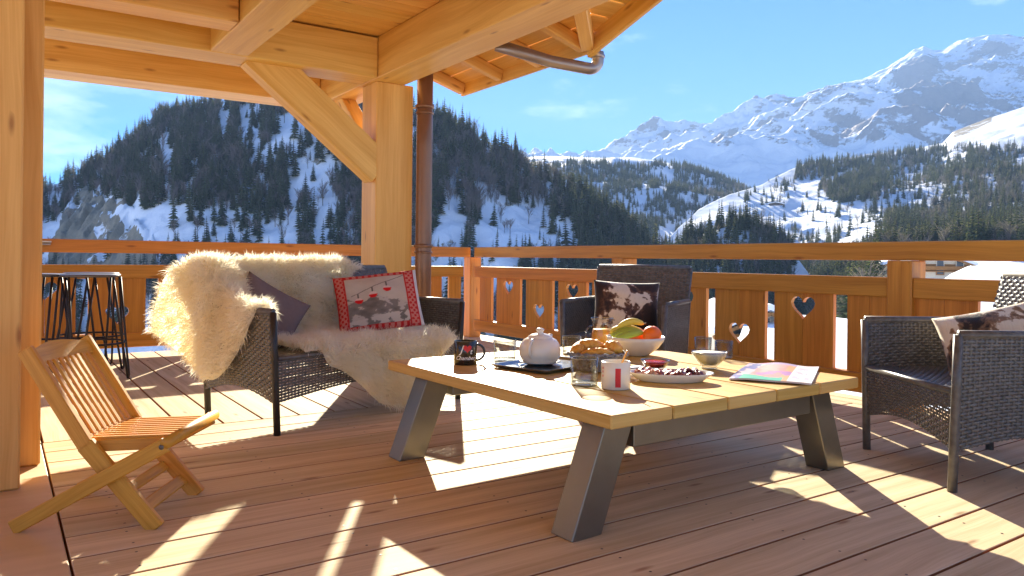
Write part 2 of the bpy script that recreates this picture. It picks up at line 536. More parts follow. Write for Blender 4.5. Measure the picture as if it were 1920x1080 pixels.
# ------------------------------------------------------------------ wicker furniture
def wicker_mat():
    t = NT('wicker_plastic')
    tc = t.n('TexCoord').outputs['Object']
    nz = t.noise(tc, 35.0, 3)
    c = t.ramp(nz, [(.3, (.072, .064, .056)), (.7, (.150, .134, .118))])
    t.bsdf(Base_Color=c, Roughness=.36, Specular_IOR_Level=.6)
    return t.m
M_WICK = wicker_mat()
M_FRAME = plain('dark_frame', (.030, .026, .023), .38, 0.2)
def weave(S, nu, nv, amp=.0035, fill=.86):
    """woven bands over the surface S(u, v) -> (point); nu stakes across, nv bands up"""
    v = []; f = []
    def P(u, w, off):
        p = Vector(S(u, w)); e = .004
        du = Vector(S(min(u + e, 1), w)) - Vector(S(max(u - e, 0), w))
        dv = Vector(S(u, min(w + e, 1))) - Vector(S(u, max(w - e, 0)))
        n = du.cross(dv)
        if n.length > 1e-12: n.normalize()
        return p + n * off
    for j in range(nv):
        w0, w1 = (j + .5 - fill / 2) / nv, (j + .5 + fill / 2) / nv
        wm = (w0 + w1) / 2
        base = len(v); ns = 2 * nu
        for i in range(ns + 1):
            u = i / ns
            o = amp * math.cos(math.pi * (i / 2 + j))
            v += [P(u, w0, o - .0018), P(u, wm, o + .0012), P(u, w1, o - .0018)]
        for i in range(ns):
            a = base + i * 3
            f += [(a, a + 3, a + 4, a + 1), (a + 1, a + 4, a + 5, a + 2)]
    for i in range(nu + 1):
        u = min(max(i / nu, 0), 1); h = .20 / nu
        base = len(v); nn = max(4, nv // 2)
        for k in range(nn + 1):
            w = k / nn
            v += [P(max(u - h, 0), w, 0), P(min(u + h, 1), w, 0)]
        for k in range(nn):
            a = base + k * 2
            f.append((a, a + 1, a + 3, a + 2))
    return v, f
_panels = 0
def panel(name, S, wid, hei, parent, pu=.021, pv=.0155):
    v, f = weave(S, max(3, round(wid / pu)), max(3, round(hei / pv)))
    return obj(name, v, f, M_WICK, parent, True)
def lerp(a, b, t): return a + (b - a) * t
def wicker_seat(root, W, D=.62, seat=.41, arm=.635, back=.85):
    """local x across (0 = front left foot), y towards the back, z up"""
    fl = .032                                    # arms lean outwards towards the top
    def side_x(s, z): return (-fl * z / arm if s < 0 else W + fl * z / arm)
    arch = lambda t: .165 + .055 * math.sin(math.pi * t)
    for s in (-1, 1):
        for off, nm in ((.013, 'arm_panel'), (-.013, 'arm_panel')):
            def S(u, w, s=s, off=off):
                yy = .005 + u * (D - .01)
                z0 = arch(u) if off * s > 0 or True else seat
                z = lerp(z0, arm - .004, w)
                return (side_x(s, z) + off, yy, z)
            panel(nm, S, D, arm - .17, root)
        # edge tubes
        e = []
        for yy in (0.0, D * .5, D):
            e.append((side_x(s, arm), yy, arm))
        tube('arm_rail', e, .019, M_WICK, root, 10)
        for yy, nm in ((.0, 'leg'), (D, 'leg')):
            tube(nm, [(side_x(s, 0), yy, 0), (side_x(s, .2), yy, .2), (side_x(s, .42), yy, .42), (side_x(s, arm), yy, arm)], .0185, M_WICK if W < 1 else M_FRAME, root, 10)
    # apron below the seat
    panel('front_panel', lambda u, w: (u * W, -.004, lerp(arch(u), seat, w)), W, seat - .16, root)
    panel('seat', lambda u, w: (.008 + u * (W - .016), w * D, seat + .012 * math.sin(math.pi * u) * math.sin(math.pi * w) * -1 + .002), W, D, root, .021, .016)
    tube('seat_rail', [(0, 0, seat - .006), (W / 2, -.004, seat - .006), (W, 0, seat - .006)], .014, M_WICK, root, 8)
    lean = lambda z: D - .055 + .13 * (z - seat) / (back - seat)
    wb = lambda z: -.004 - .018 * (z - seat) / (back - seat)
    for off in (0.0, .035):
        panel('backrest', lambda u, w, off=off: (lerp(-wb(0) + wb(lerp(seat - .06, back, w)), W + wb(0) - wb(lerp(seat - .06, back, w)), u), lean(lerp(seat - .06, back, w)) + off, lerp(seat - .06, back - .004, w)),
              W, back - seat, root)
    zt = back
    tube('back_rail', [(-.022, lean(zt) + .018, zt), (W / 2, lean(zt) + .018, zt + .002), (W + .022, lean(zt) + .018, zt)], .022, M_WICK, root, 10)
    for xx in (-1, 1):
        tube('back_post', [((0.004 if xx < 0 else W - .004), lean(seat) + .018, seat - .1), ((-.022 if xx < 0 else W + .022), lean(zt) + .018, zt)], .020, M_WICK, root, 10)
def place(o, origin, u):
    o.location = (origin[0], origin[1], 0.0)
    o.rotation_euler = (0, 0, math.atan2(u[1], u[0]))
SOFA_O, SOFA_U = (3.685, -3.365), (-.300, .954)
SOFA_W = 1.37
sofa = tag(empty('wicker_sofa'), 'dark woven wicker two-seat sofa draped with a cream sheepskin', 'sofa')
place(sofa, SOFA_O, SOFA_U)
wicker_seat(sofa, SOFA_W, .66, .40, .635, .845)
ch1 = tag(empty('wicker_armchair'), 'dark wicker armchair behind the table, backed against the heart railing', 'armchair', 'wicker armchairs')
place(ch1, (3.60, -1.42), (.870, .493))
wicker_seat(ch1, .635, .62, .41, .635, .865)
ch2 = tag(empty('wicker_armchair'), 'dark wicker armchair at the right edge, cut off by the picture', 'armchair', 'wicker armchairs')
place(ch2, (5.473, -1.008), (.845, -.533))
wicker_seat(ch2, .686, .62, .41, .635, .865)

# ------------------------------------------------------------------ cushions
def pillow(name, w, h, th, mat, n=28, sag=.0, paint=None, m=None, pinch=.07):
    """puffy cushion lying in x,z facing -y, its centre at the origin"""
    v = []; f = []; uv = []
    nn = n + 1
    for side in (-1, 1):
        for j in range(nn):
            for i in range(nn):
                a, b = i / n * 2 - 1, j / n * 2 - 1
                k = (max(0, 1 - abs(a) ** 2.6) * max(0, 1 - abs(b) ** 2.6)) ** .55
                x = a * w / 2 * (1 - pinch * (1 - b * b) * abs(a) ** 2) ; z = b * h / 2 * (1 - pinch * (1 - a * a) * abs(b) ** 2)
                wr = .010 * math.sin(a * 5 + b * 3.3) * math.sin(b * 4.1 - a * 2) * k
                v.append((x, side * (th / 2 * k + wr), z + sag * (a * a - .5)))
                uv.append((i / n, j / n))
    for s in (0, 1):
        o = s * nn * nn
        for j in range(n):
            for i in range(n):
                q = (o + j * nn + i, o + j * nn + i + 1, o + (j + 1) * nn + i + 1, o + (j + 1) * nn + i)
                f.append(q if s == 0 else q[::-1])
    me = mesh(name, v, f, mat, True, uv)
    bm = bmesh.new(); bm.from_mesh(me); bmesh.ops.remove_doubles(bm, verts=bm.verts, dist=1e-5); bm.to_mesh(me); bm.free()
    me.polygons.foreach_set('use_smooth', [True] * len(me.polygons))
    if paint:
        ca = me.color_attributes.new('print', 'FLOAT_COLOR', 'CORNER')
        L = me.uv_layers['UVMap'].data
        vals = []
        for p in me.polygons:
            front = p.center.y <= 1e-4
            for li in p.loop_indices:
                c = paint(L[li].uv[0], L[li].uv[1]) if front else (.55, .46, .38)
                vals += [*c, 1.0]
        ca.data.foreach_set('color', vals)
    return me
def vnoise(x, y, s=0):
    xi, yi = math.floor(x), math.floor(y); a, b = x - xi, y - yi
    a, b = a * a * (3 - 2 * a), b * b * (3 - 2 * b)
    def h(i, j):
        q = math.sin(i * 127.1 + j * 311.7 + s * 74.7) * 43758.5453
        return q - math.floor(q)
    return lerp(lerp(h(xi, yi), h(xi + 1, yi), a), lerp(h(xi, yi + 1), h(xi + 1, yi + 1), a), b)
def fb(x, y, s=0, o=4):
    t = 0; a = .5
    for k in range(o):
        t += a * vnoise(x, y, s + k); x *= 2.03; y *= 2.03; a *= .5
    return t
def ski_print(u, v):
    """red woven border, grey mountain picture with three red cabins hung from a cable"""
    red, pale = (.50, .022, .020), (.60, .25, .20)
    if u > .955: return (.66, .60, .56)
    u = u / .955
    bu, bv = .125, .085
    if u < bu or u > 1 - bu or v < bv or v > 1 - bv:
        e = min(u / bu, (1 - u) / bu) if (u < bu or u > 1 - bu) else min(v / bv, (1 - v) / bv)
        if e < .13 or e > .86: return red
        k = (math.sin(u * 95) * math.sin(v * 70) > -.15) if (u < bu or u > 1 - bu) else (math.sin(u * 80) > -.2)
        return red if not k else (lerp(red[0], pale[0], .75), lerp(red[1], pale[1], .75), lerp(red[2], pale[2], .75))
    a, b = (u - bu) / (1 - 2 * bu), (v - bv) / (1 - 2 * bv)
    for (cx, cyy) in ((.20, .50), (.44, .595), (.68, .69)):
        dx, dy = (a - cx) / .068, (b - cyy) / .062
        if dx * dx + dy * dy < 1: return (.62, .012, .014) if dy < .18 else (.72, .50, .44)
        if abs(a - cx) < .012 and 0 < b - cyy < .15: return (.12, .10, .09)
    cab = .66 + .40 * (a - .2) - .0
    if abs(b - (cab + .0)) < .008 and a > .08: return (.20, .17, .15)
    rid = .40 + .30 * fb(a * 4 + 3, 1.7, 5) - .10 * abs(a - .4)
    g = fb(a * 9, b * 12, 2)
    if b < rid:
        c = .20 + .22 * (g - .4) if g < .56 else .48
        if b < .10 + .12 * a and g > .42: c = .55
        return (c * 1.0, c * .86, c * .74)
    c = .52 + .10 * (g - .5)
    return (c, c * .84, c * .70)
M_PRINT = painted('printed_cotton', .85, bump=.12)
M_GREYFAB = plain('mauve_grey_fabric', (.19, .145, .145), .9, 0, .15, .15, 60.0, .2)
def cow_mat(name, seed, dark, mid, pale, thr):
    t = NT(name)
    uv = t.n('TexCoord').outputs['Object']
    p = t.n('Mapping', {0: uv, 'Location': (seed, seed * .7, 0), 'Scale': (1, 1, 1)}).outputs[0]
    big = t.noise(p, 4.6, 3, .55, .7)
    small = t.noise(p, 19.0, 4, .6, .5)
    s = t.math('ADD', t.math('MULTIPLY', big, .74), t.math('MULTIPLY', small, .26))
    c = t.ramp(s, [(thr, pale), (thr + .02, mid), (thr + .07, dark), (thr + .16, tuple(x * .5 for x in dark))])
    fur = t.noise(t.n('Mapping', {0: uv, 'Scale': (160, 160, 22)}).outputs[0], 1.0, 3)
    c = t.mix(t.math('MULTIPLY', fur, .35), c, (.45, .36, .27), 'MULTIPLY')
    t.bsdf(Base_Color=c, Roughness=.62, Specular_IOR_Level=.3, Normal=t.bump(fur, .35, .006), Sheen_Weight=.25)
    return t.m
M_COW1 = cow_mat('cowhide_patched', 2.3, (.040, .017, .010), (.15, .065, .035), (.78, .64, .50), .452)
M_COW2 = cow_mat('cowhide_cream', 7.9, (.030, .018, .014), (.30, .17, .09), (.82, .70, .54), .50)
def far(px, py, depth):
    """point of the place seen at photo pixel px,py (1920 wide) at this distance ahead"""
    a, b = (px - 960) / 1423.6, -(py - 485.5) / 1423.6
    return CAM + (FWD + cr * a + cu * b) * depth
def cushion(me, name, px, py, depth, yaw, pitch, rollz, label, group='terrace cushions'):
    """yaw 0 faces the camera; positive turns it to the right"""
    o = link(name, me)
    base = math.atan2(RGT.y, RGT.x) + R_(yaw)
    o.rotation_euler = (Matrix.Rotation(base, 3, 'Z') @ Matrix.Rotation(R_(pitch), 3, 'X') @ Matrix.Rotation(R_(rollz), 3, 'Y')).to_euler()
    o.location = far(px, py, depth)
    return tag(o, label, 'cushion', group)
cushion(pillow('ski_cushion', .53, .385, .13, M_PRINT, 110, paint=ski_print, pinch=.03), 'ski_cushion', 710, 566, 4.80, 14, -24, -7,
        'cushion with red border and three red cable cars, leaning on the sofa')
cushion(pillow('grey_cushion', .41, .41, .12, M_GREYFAB), 'grey_cushion', 497, 594, 4.40, 36, -22, 33, 'plain mauve-grey cushion tucked into the left corner of the sofa')
cushion(pillow('cowhide_cushion', .44, .36, .13, M_COW1), 'cowhide_cushion', 1174, 577, 5.02, -3, -14, 2,
        'brown and white cowhide cushion on the armchair behind the table')
cushion(pillow('cowhide_cushion', .43, .32, .15, M_COW2), 'cowhide_cushion', 1862, 640, 3.45, -34, -22, -16,
        'cream cowhide cushion with dark patches on the armchair at the right edge')

# ------------------------------------------------------------------ sheepskin
def fur_mat():
    t = NT('sheepskin')
    nz = t.noise(t.n('TexCoord').outputs['Object'], 7.0, 4)
    c = t.ramp(nz, [(.3, (.95, .87, .68)), (.55, (.975, .93, .81)), (.8, (.985, .965, .91))])
    d = t.n('BsdfDiffuse', {'Color': c}).outputs[0]
    tr = t.n('BsdfTranslucent', {'Color': t.mix(.35, c, (.98, .93, .78))}).outputs[0]
    t.surf(t.n('MixShader', {0: .6, 1: d, 2: tr}).outputs[0])
    return t.m
M_FUR = fur_mat()
def skin_surface(S, nu, nv, keep=None):
    v = []; f = []
    for j in range(nv + 1):
        for i in range(nu + 1): v.append(Vector(S(i / nu, j / nv)))
    for j in range(nv):
        for i in range(nu):
            if keep and not keep((i + .5) / nu, (j + .5) / nv): continue
            a = j * (nu + 1) + i
            f.append((a, a + 1, a + nu + 2, a + nu + 1))
    return v, f
def fur(v, f, count, length, seed, down=.55):
    """tapered curved strands over the faces"""
    r = random.Random(seed)
    areas = []
    for q in f:
        a, b, c, d = (v[i] for i in q)
        areas.append(((b - a).cross(d - a).length + (b - c).cross(d - c).length) / 2)
    tot = sum(areas); fv = []; ff = []
    for q, ar in zip(f, areas):
        k = ar / tot * count
        k = int(k) + (1 if r.random() < k - int(k) else 0)
        a, b, c, d = (v[i] for i in q)
        n = (b - a).cross(d - a)
        if n.length < 1e-10: continue
        n.normalize()
        for _ in range(k):
            s, t = r.random(), r.random()
            p = a * (1 - s) * (1 - t) + b * s * (1 - t) + c * s * t + d * (1 - s) * t
            L = length * r.uniform(.55, 1.35)
            cl = Vector((vnoise(p.x * 22, p.z * 22 + p.y * 9, 3) - .5, vnoise(p.y * 22, p.z * 22, 5) - .5, vnoise(p.x * 22, p.y * 22, 8) - .5))
            d0 = (n * r.uniform(.5, 1.0) + Vector((r.gauss(0, .22), r.gauss(0, .22), r.gauss(0, .22))) + cl * 1.1).normalized()
            d1 = (d0 * .8 + Vector((0, 0, -down)) * r.uniform(.5, 1.3)).normalized()
            sd_ = d0.cross(Vector((r.gauss(0, 1), r.gauss(0, 1), r.gauss(0, 1))))
            if sd_.length < 1e-6: continue
            sd_.normalize(); w = r.uniform(.0009, .0022)
            m = p + d0 * L * .5; e = m + d1 * L * .55
            o = len(fv)
            fv += [p - sd_ * w, p + sd_ * w, m - sd_ * w * .8, m + sd_ * w * .8, e]
            ff += [(o, o + 1, o + 3, o + 2), (o + 2, o + 3, o + 4)]
    return fv, ff
sw = sofa.matrix_basis
def bez(pts, t):
    """smooth polyline through pts"""
    n = len(pts) - 1; x = min(max(t * n, 0), n - 1e-6); i = int(x); a = x - i
    p = [pts[max(i - 1, 0)], pts[i], pts[i + 1], pts[min(i + 2, n)]]
    return tuple(.5 * ((2 * p[1][k]) + (-p[0][k] + p[2][k]) * a + (2 * p[0][k] - 5 * p[1][k] + 4 * p[2][k] - p[3][k]) * a * a + (-p[0][k] + 3 * p[1][k] - 3 * p[2][k] + p[3][k]) * a ** 3) for k in range(len(p[0])))
def throw(name, label, surfaces, count, length, seed):
    root = empty(name); place(root, SOFA_O, SOFA_U)
    tag(root, label, 'sheepskin', 'cream sheepskins on the sofa')
    allv, allf = [], []
    for S, nu, nv, keep in surfaces:
        v, f = skin_surface(S, nu, nv, keep)
        o = len(allv); allv += v; allf += [tuple(i + o for i in q) for q in f]
    obj('hide', allv, allf, M_FUR, root, True)
    fv, ff = fur(allv, allf, count, length, seed)
    h = obj('wool', fv, ff, M_FUR, root, False)
    h['kind'] = 'stuff'
    return root
# sheepskin over the backrest and the left arm
def SA(u, w):
    x = lerp(.0, 1.16, u)
    prof = [(.50, .43), (.575, .55), (.63, .70), (.675, .82), (.715, .885), (.775, .885), (.81, .80), (.82, .66)]
    y, z = bez(prof, w)
    z -= .035 * max(0, (u - .8) / .2) ** 2 * (1 if w > .4 else 0)
    bulge = .018 * math.sin(u * 17 + w * 5) * math.sin(w * 9 + 2)
    return (x, y - bulge - .012, z)
keepA = lambda u, w: u < .93 + .07 * math.sin(w * 13) - .12 * (w > .55)
def SB(u, w):
    # u: from the sofa front along the arm to behind the back; w: from inside over the arm to outside and down
    top = bez([(-.005, .10, .665), (-.01, .30, .675), (-.01, .50, .74), (-.02, .64, .855), (-.05, .78, .880), (-.12, .86, .83)], u)
    inn = bez([(.06, .13, .60), (.09, .30, .60), (.12, .46, .66), (.14, .60, .83), (.12, .79, .84), (.05, .90, .74)], u)
    hem = bez([(-.045, .14, .60), (-.060, .24, .46), (-.085, .40, .27), (-.10, .54, .26), (-.13, .72, .37), (-.19, .92, .48)], u)
    mid = tuple((a + b) / 2 + (-.028 if k == 0 else 0) for k, (a, b) in enumerate(zip(top, hem)))
    p = bez([inn, top, mid, hem], w)
    return (p[0] + .010 * math.sin(u * 15 + w * 4), p[1], p[2])
throw('sheepskin', 'cream long-haired sheepskin hung over the sofa back and its left arm', [(SA, 44, 34, keepA), (SB, 34, 30, None)], 48000, .054, 3)
def SC(u, w):
    u = 1 - u
    x = lerp(.17, 1.30, u)
    wv = .5 + .5 * math.sin(u * 3.1 - .1)
    hem = bez([(.36,), (.30,), (.20,), (.07,), (.055,), (.15,), (.33,), (.40,)], u)[0]
    prof = [(.545, .47), (.40, .435), (.20, .430), (.04, .432), (-.035, .405), (-.052, lerp(.40, hem, .5)), (-.058, hem)]
    y, z = bez(prof, w)
    return (x + .02 * math.sin(w * 7), y - .02 * math.sin(u * 9) * (w > .7) * (w - .7) * 3, z + .006 * math.sin(u * 21 + w * 11))
keepC = lambda uu, w: (lambda u: w > .9 * max(0, .16 - u) / .16 * .3 and not (w > .62 and u < .10))(1 - uu)
throw('sheepskin', 'cream long-haired sheepskin spread over the sofa seat and hanging down its front', [(SC, 44, 40, keepC)], 44000, .056, 9)

# ------------------------------------------------------------------ coffee table
M_STEEL = plain('brushed_steel', (.23, .205, .160), .34, .8, .5, .12, 14.0)
table = tag(empty('coffee_table', (4.946, -2.184, 0), R_(2.0)), 'large square coffee table of honey planks on slanted dark steel legs', 'table')
tx, ty = 4.93, -2.155
TZ = .42
ys = [-2.935 + .296 * i for i in range(6)]
for a, b in zip(ys[:-1], ys[1:]):
    link('table_plank', box_mesh((1.56, b - a - .006, .046), W_TABLE, .005, 0), table, (4.93 - tx, (a + b) / 2 - ty, TZ - .023))
for fx in (4.372, 5.56):
    for s, y_f, y_t in ((-1, -2.945, -2.80), (1, -1.462, -1.60)):
        v = []
        for z, yy in ((0.0, y_f), (TZ - .048, y_t)):
            for dx, dy in ((-.055, -.066), (.055, -.066), (.055, .066), (-.055, .066)):
                v.append((fx - tx + dx, yy - ty + dy, z))
        bm = bmesh.new(); vv = [bm.verts.new(p) for p in v]
        for q in ((3, 2, 1, 0), (4, 5, 6, 7), (0, 1, 5, 4), (1, 2, 6, 5), (2, 3, 7, 6), (3, 0, 4, 7)): bm.faces.new([vv[i] for i in q])
        bmesh.ops.bevel(bm, geom=bm.edges[:], offset=.004, segments=2, affect='EDGES', profile=.5)
        me = bpy.data.meshes.new('leg'); bm.to_mesh(me); bm.free(); me.materials.append(M_STEEL)
        link('leg', me, table)
    box('cross_bar', (fx - tx - .0535, -2.73 - ty, TZ - .150), (fx - tx + .0535, -1.67 - ty, TZ - .0485), M_STEEL, table, .004)
for yb in (-2.62, -1.80):
    box('under_rail', (4.43 - tx, yb - ty - .03, TZ - .10), (5.503 - tx, yb - ty + .03, TZ - .0485), M_STEEL, table, .004)

# ------------------------------------------------------------------ bar stools
M_IRON = plain('black_iron', (.045, .038, .035), .42, .7)
M_SEAT = plain('worn_grey_metal', (.13, .12, .115), .36, .5)
def stool(cx, cy, rz, label):
    root = tag(empty('bar_stool', (cx, cy, 0), rz), label, 'stool', 'bar stools by the railing')
    hgt, hs = .775, .20
    v, f = [], []
    lathe('seat', [(.001, hgt - .022), (hs - .006, hgt - .022), (hs, hgt - .017), (hs, hgt - .004), (hs - .006, hgt), (.001, hgt)], M_SEAT, root, 36)
    for k in range(4):
        a = math.pi / 4 + k * math.pi / 2
        d = Vector((math.cos(a), math.sin(a), 0)); s = Vector((-d.y, d.x, 0))
        pts = [d * (hs - .02) + s * .085 + Vector((0, 0, hgt - .022))]
        foot = d * (hs + .065)
        pts += [pts[0].lerp(foot + s * .019, .5), foot + s * .019 + Vector((0, 0, .03)), foot + s * .012 + Vector((0, 0, .010)), foot + Vector((0, 0, .006)), foot - s * .012 + Vector((0, 0, .010)), foot - s * .019 + Vector((0, 0, .03))]
        q = d * (hs - .02) - s * .085 + Vector((0, 0, hgt - .022))
        pts += [q.lerp(foot - s * .019, .5), q]
        tube('leg', pts, .0085, M_IRON, root, 8)
    rr_ = hs + .035
    tube('footrest', [(rr_ * math.cos(2 * math.pi * i / 32), rr_ * math.sin(2 * math.pi * i / 32), .27) for i in range(32)], .008, M_IRON, root, 8, True)
stool(1.205, -3.99, R_(22), 'black wire bar stool with round metal seat, nearer the sofa')
stool(1.02, -4.33, R_(50), 'black wire bar stool with round metal seat, half hidden by the timber post')
stool(.62, -3.93, R_(8), 'black wire bar stool standing farthest back against the railing')

# ------------------------------------------------------------------ folding chair
fc = tag(empty('folding_chair', (4.785, -4.14, 0)), 'small slatted teak folding chair standing on crossed legs by the timber posts', 'chair')
F2, W2 = Vector((.53, .848, 0)), Vector((-.848, .53, 0))
fc.rotation_euler = (0, 0, math.atan2(F2.y, F2.x))           # local x forwards, y across to the far side
CW = .37
def fbar(name, p, q, w, h, up=(0, 1, 0)):
    return bar(name, p, q, w, h, W_CHAIR, fc, .004, up)
for yy in (0.0, CW):
    fbar('back_stile', (.035, yy, -.0), (-.205, yy, .285), .060, .024)
    fbar('back_stile', (-.198, yy, .272), (-.405, yy, .600), .052, .024)
    yi = yy + (.027 if yy == 0 else -.027) * -1
    fbar('leg', (-.425, yi, .012), (.075, yi, .290), .050, .022)
    fbar('seat_rail', (-.215, yy + (.028 if yy == 0 else -.028), .272), (.055, yy + (.028 if yy == 0 else -.028), .284), .042, .020)
    lathe('bolt', [(.001, .004), (.007, .003), (.009, 0)], M_SEAT, fc, 12, (.062, yi - .012 if yy == 0 else yi + .012, .283), rot=(math.pi / 2 if yy == 0 else -math.pi / 2, 0, 0))
tube('front_rail', [(.078, -.040, .297), (.078, CW * .5, .301), (.078, CW + .045, .297)], .019, W_CHAIR, fc, 14)
fbar('lower_stretcher', (-.09, .012, .115), (-.09, CW - .012, .115), .04, .018, up=(.7, 0, .7))
fbar('lower_stretcher', (-.02, .012, .062), (-.02, CW - .012, .062), .045, .016, up=(.7, 0, .7))
ns = 10
for i in range(ns):
    yy = .036 + (CW - .072) * i / (ns - 1)
    fbar('seat_slat', (-.215, yy, .2945), (.066, yy, .3055), .018, .011, up=(0, 0, 1))
for i in range(9):
    yy = .040 + (CW - .080) * i / 8
    fbar('back_slat', (-.212, yy, .300), (-.372, yy, .553), .019, .010, up=(.84, 0, .54))
fbar('back_crosspiece', (-.214, .013, .292), (-.214, CW - .013, .292), .032, .018, up=(.84, 0, .54))
v, f = [], []
N = 16
for i in range(N + 1):
    t = i / N; yy = lerp(.012, CW - .012, t); hh = .052 + .022 * math.sin(math.pi * t); bow = -.020 * math.sin(math.pi * t)
    for (a, b) in ((0, -.009), (hh, -.009), (hh, .009), (0, .009)):
        base = Vector((-.366 + bow, yy, .543)); dirv = Vector((-.535, 0, .845)); nrm = Vector((.845, 0, .535))
        v.append(base + dirv * a + nrm * b)
for i in range(N):
    for k in range(4): f.append((i * 4 + k, i * 4 + (k + 1) % 4, (i + 1) * 4 + (k + 1) % 4, (i + 1) * 4 + k))
f += [(3, 2, 1, 0), (N * 4, N * 4 + 1, N * 4 + 2, N * 4 + 3)]
obj('top_rail', v, f, W_CHAIR, fc, uv=[(p.y, p.z) for p in v])
# little metal clip on the inner face of the left hand rail
cl = tag(empty('rail_ashtray', (.0055, -4.235, .995)), 'small pale metal ashtray clipped on the left railing beside the post', 'ashtray')
box('bowl', (0, -.052, 0), (.042, .052, .017), M_ZINC, cl, .004)
box('rim', (0, -.056, .022), (.046, .056, .036), plain('pale_metal', (.62, .58, .52), .4, .3), cl, .004)

# ------------------------------------------------------------------ breakfast on the table
GLASS = thin_glass('clear_glass')
GLASS_T = thin_glass('thick_glass', (.80, .83, .82), .35, .16)
M_CERAM = plain('white_glaze', (.80, .76, .66), .22, 0, .5, .03, 6.0)
M_BLACKGL = plain('black_glaze', (.020, .017, .015), .16, 0, .6)
M_WHITE = plain('white_print', (.85, .84, .80), .6)
M_RED = plain('red_print', (.62, .015, .018), .45)
M_SILVER = plain('polished_tray', (.30, .31, .33), .16, .85)
def on(px, py, back=0.0, z=TZ):
    """place on the table top under photo pixel px,py, moved 'back' metres away from the viewer"""
    a, b = (px - 960) / 1423.6, -(py - 485.5) / 1423.6
    d = FWD + cr * a + cu * b
    p = CAM + d * ((z - CAM.z) / d.z)
    p = p + FWD * back
    return Vector((p.x, p.y, z + .0008))
def cup(r, h, t=.004, base=.006, r0=None):
    r0 = r0 or r
    return [(.001, 0), (r0 - .004, 0), (r0, .003), (r, h - .002), (r - t / 2, h), (r - t, h - .002), (r0 - t, base + .003), (r0 - t - .004, base), (.001, base)]
def handle(root, mat, r, h, ang, rad=.006, size=.036):
    d = Vector((math.cos(ang), math.sin(ang), 0)); pts = []
    for i in range(13):
        a = -math.pi * .5 + math.pi * i / 12
        pts.append(d * (r - .004 + size * math.cos(a)) + Vector((0, 0, h * .5 + h * .34 * math.sin(a))))
    tube('handle', pts, rad, mat, root, 8)
ANG_R = math.atan2(RGT.y, RGT.x)            # towards the right of the picture
ANG_N = math.atan2(-FWD.y, -FWD.x)          # towards the viewer
def wrapped_text(name, body, size, r, ang, z, mat, parent, shear=0.0):
    cu_ = bpy.data.curves.new(name, 'FONT')
    cu_.body = body; cu_.size = size; cu_.align_x = 'CENTER'; cu_.align_y = 'CENTER'; cu_.shear = shear
    cu_.resolution_u = 3; cu_.offset = .0004
    tmp = bpy.data.objects.new(name, cu_); col.objects.link(tmp)
    bpy.context.view_layer.update()
    me = bpy.data.meshes.new_from_object(tmp.evaluated_get(bpy.context.evaluated_depsgraph_get()))
    bpy.data.objects.remove(tmp)
    for v in me.vertices:
        x, y = v.co.x, v.co.y
        a = ang + x / r
        v.co = (r * math.cos(a), r * math.sin(a), z + y)
    me.materials.clear(); me.materials.append(mat)
    return link(name, me, parent)
def wrapped_poly(name, pts, r, ang, z, mat, parent):
    n = len(pts)
    v = [(r * math.cos(ang), r * math.sin(ang), z)] + [(r * math.cos(ang + x / r), r * math.sin(ang + x / r), z + y) for x, y in pts]
    return obj(name, v, [(0, i + 1, (i + 1) % n + 1) for i in range(n)], mat, parent)
G = 'breakfast things on the coffee table'
# black mug
r, h = .0545, .111
mug = tag(empty('mug', on(871, 686, r)), 'black mug with white script and a red heart at the left of the table', 'mug', G)
lathe('body', cup(r, h), M_BLACKGL, mug, 40)
handle(mug, M_BLACKGL, r, h, ANG_R + .15, .006, .040)
a0 = ANG_N + .12
wrapped_text('lettering', 'J', .050, r + .0012, a0 - .42, .074, M_WHITE, mug, .35)
wrapped_text('lettering', 't', .036, r + .0014, a0 + .42, .064, M_WHITE, mug, .3)
wrapped_text('lettering', 'Chambery', .026, r + .0012, a0 + .02, .034, M_WHITE, mug, .4)
hp = [(x * .15, z) for x, z in []]
ht = [(p[0], p[1]) for p in half_heart(1, 0, .042, .036)] + [(p[0], p[1]) for p in half_heart(-1, 0, .042, .036)[::-1][1:-1]]
wrapped_poly('heart', ht, r + .0010, a0 + .12, .077, M_RED, mug)
# white mug with red stripe
r, h = .0565, .106
mw = tag(empty('mug', on(1158, 733, r)), 'white mug with a red vertical stripe and a wooden stirrer at the near side', 'mug', G)
lathe('body', cup(r, h), M_CERAM, mw, 40)
for da, w_, z0, z1, m in ((.02, .0105, .012, .084, M_RED),):
    n = 6; v = []
    for i in range(n + 1):
        a = ANG_N + da + (i / n - .5) * 2 * w_ / r
        v += [((r + .001) * math.cos(a), (r + .001) * math.sin(a), z0), ((r + .001) * math.cos(a), (r + .001) * math.sin(a), z1)]
    obj('stripe', v, [(2 * i, 2 * i + 2, 2 * i + 3, 2 * i + 1) for i in range(n)], m, mw)
for zz in (.082, .068, .052):
    wrapped_poly('mark', [(-.003, -.004), (.003, -.004), (.003, .004), (-.003, .004)], r + .001, ANG_N - 1.15, zz, M_RED, mw)
handle(mw, M_CERAM, r, h, ANG_R + 1.9, .006, .034)
st = tag(empty('wooden_stirrer', mw.location + Vector((0, 0, .012))), 'wooden spoon handle sticking out of the white mug', 'spoon', G)
d = RGT * .045 + FWD * .005
bar('handle', Vector((0, 0, .0)) - d * .3, d + Vector((0, 0, .135)), .012, .005, W_CHAIR, st, .001)
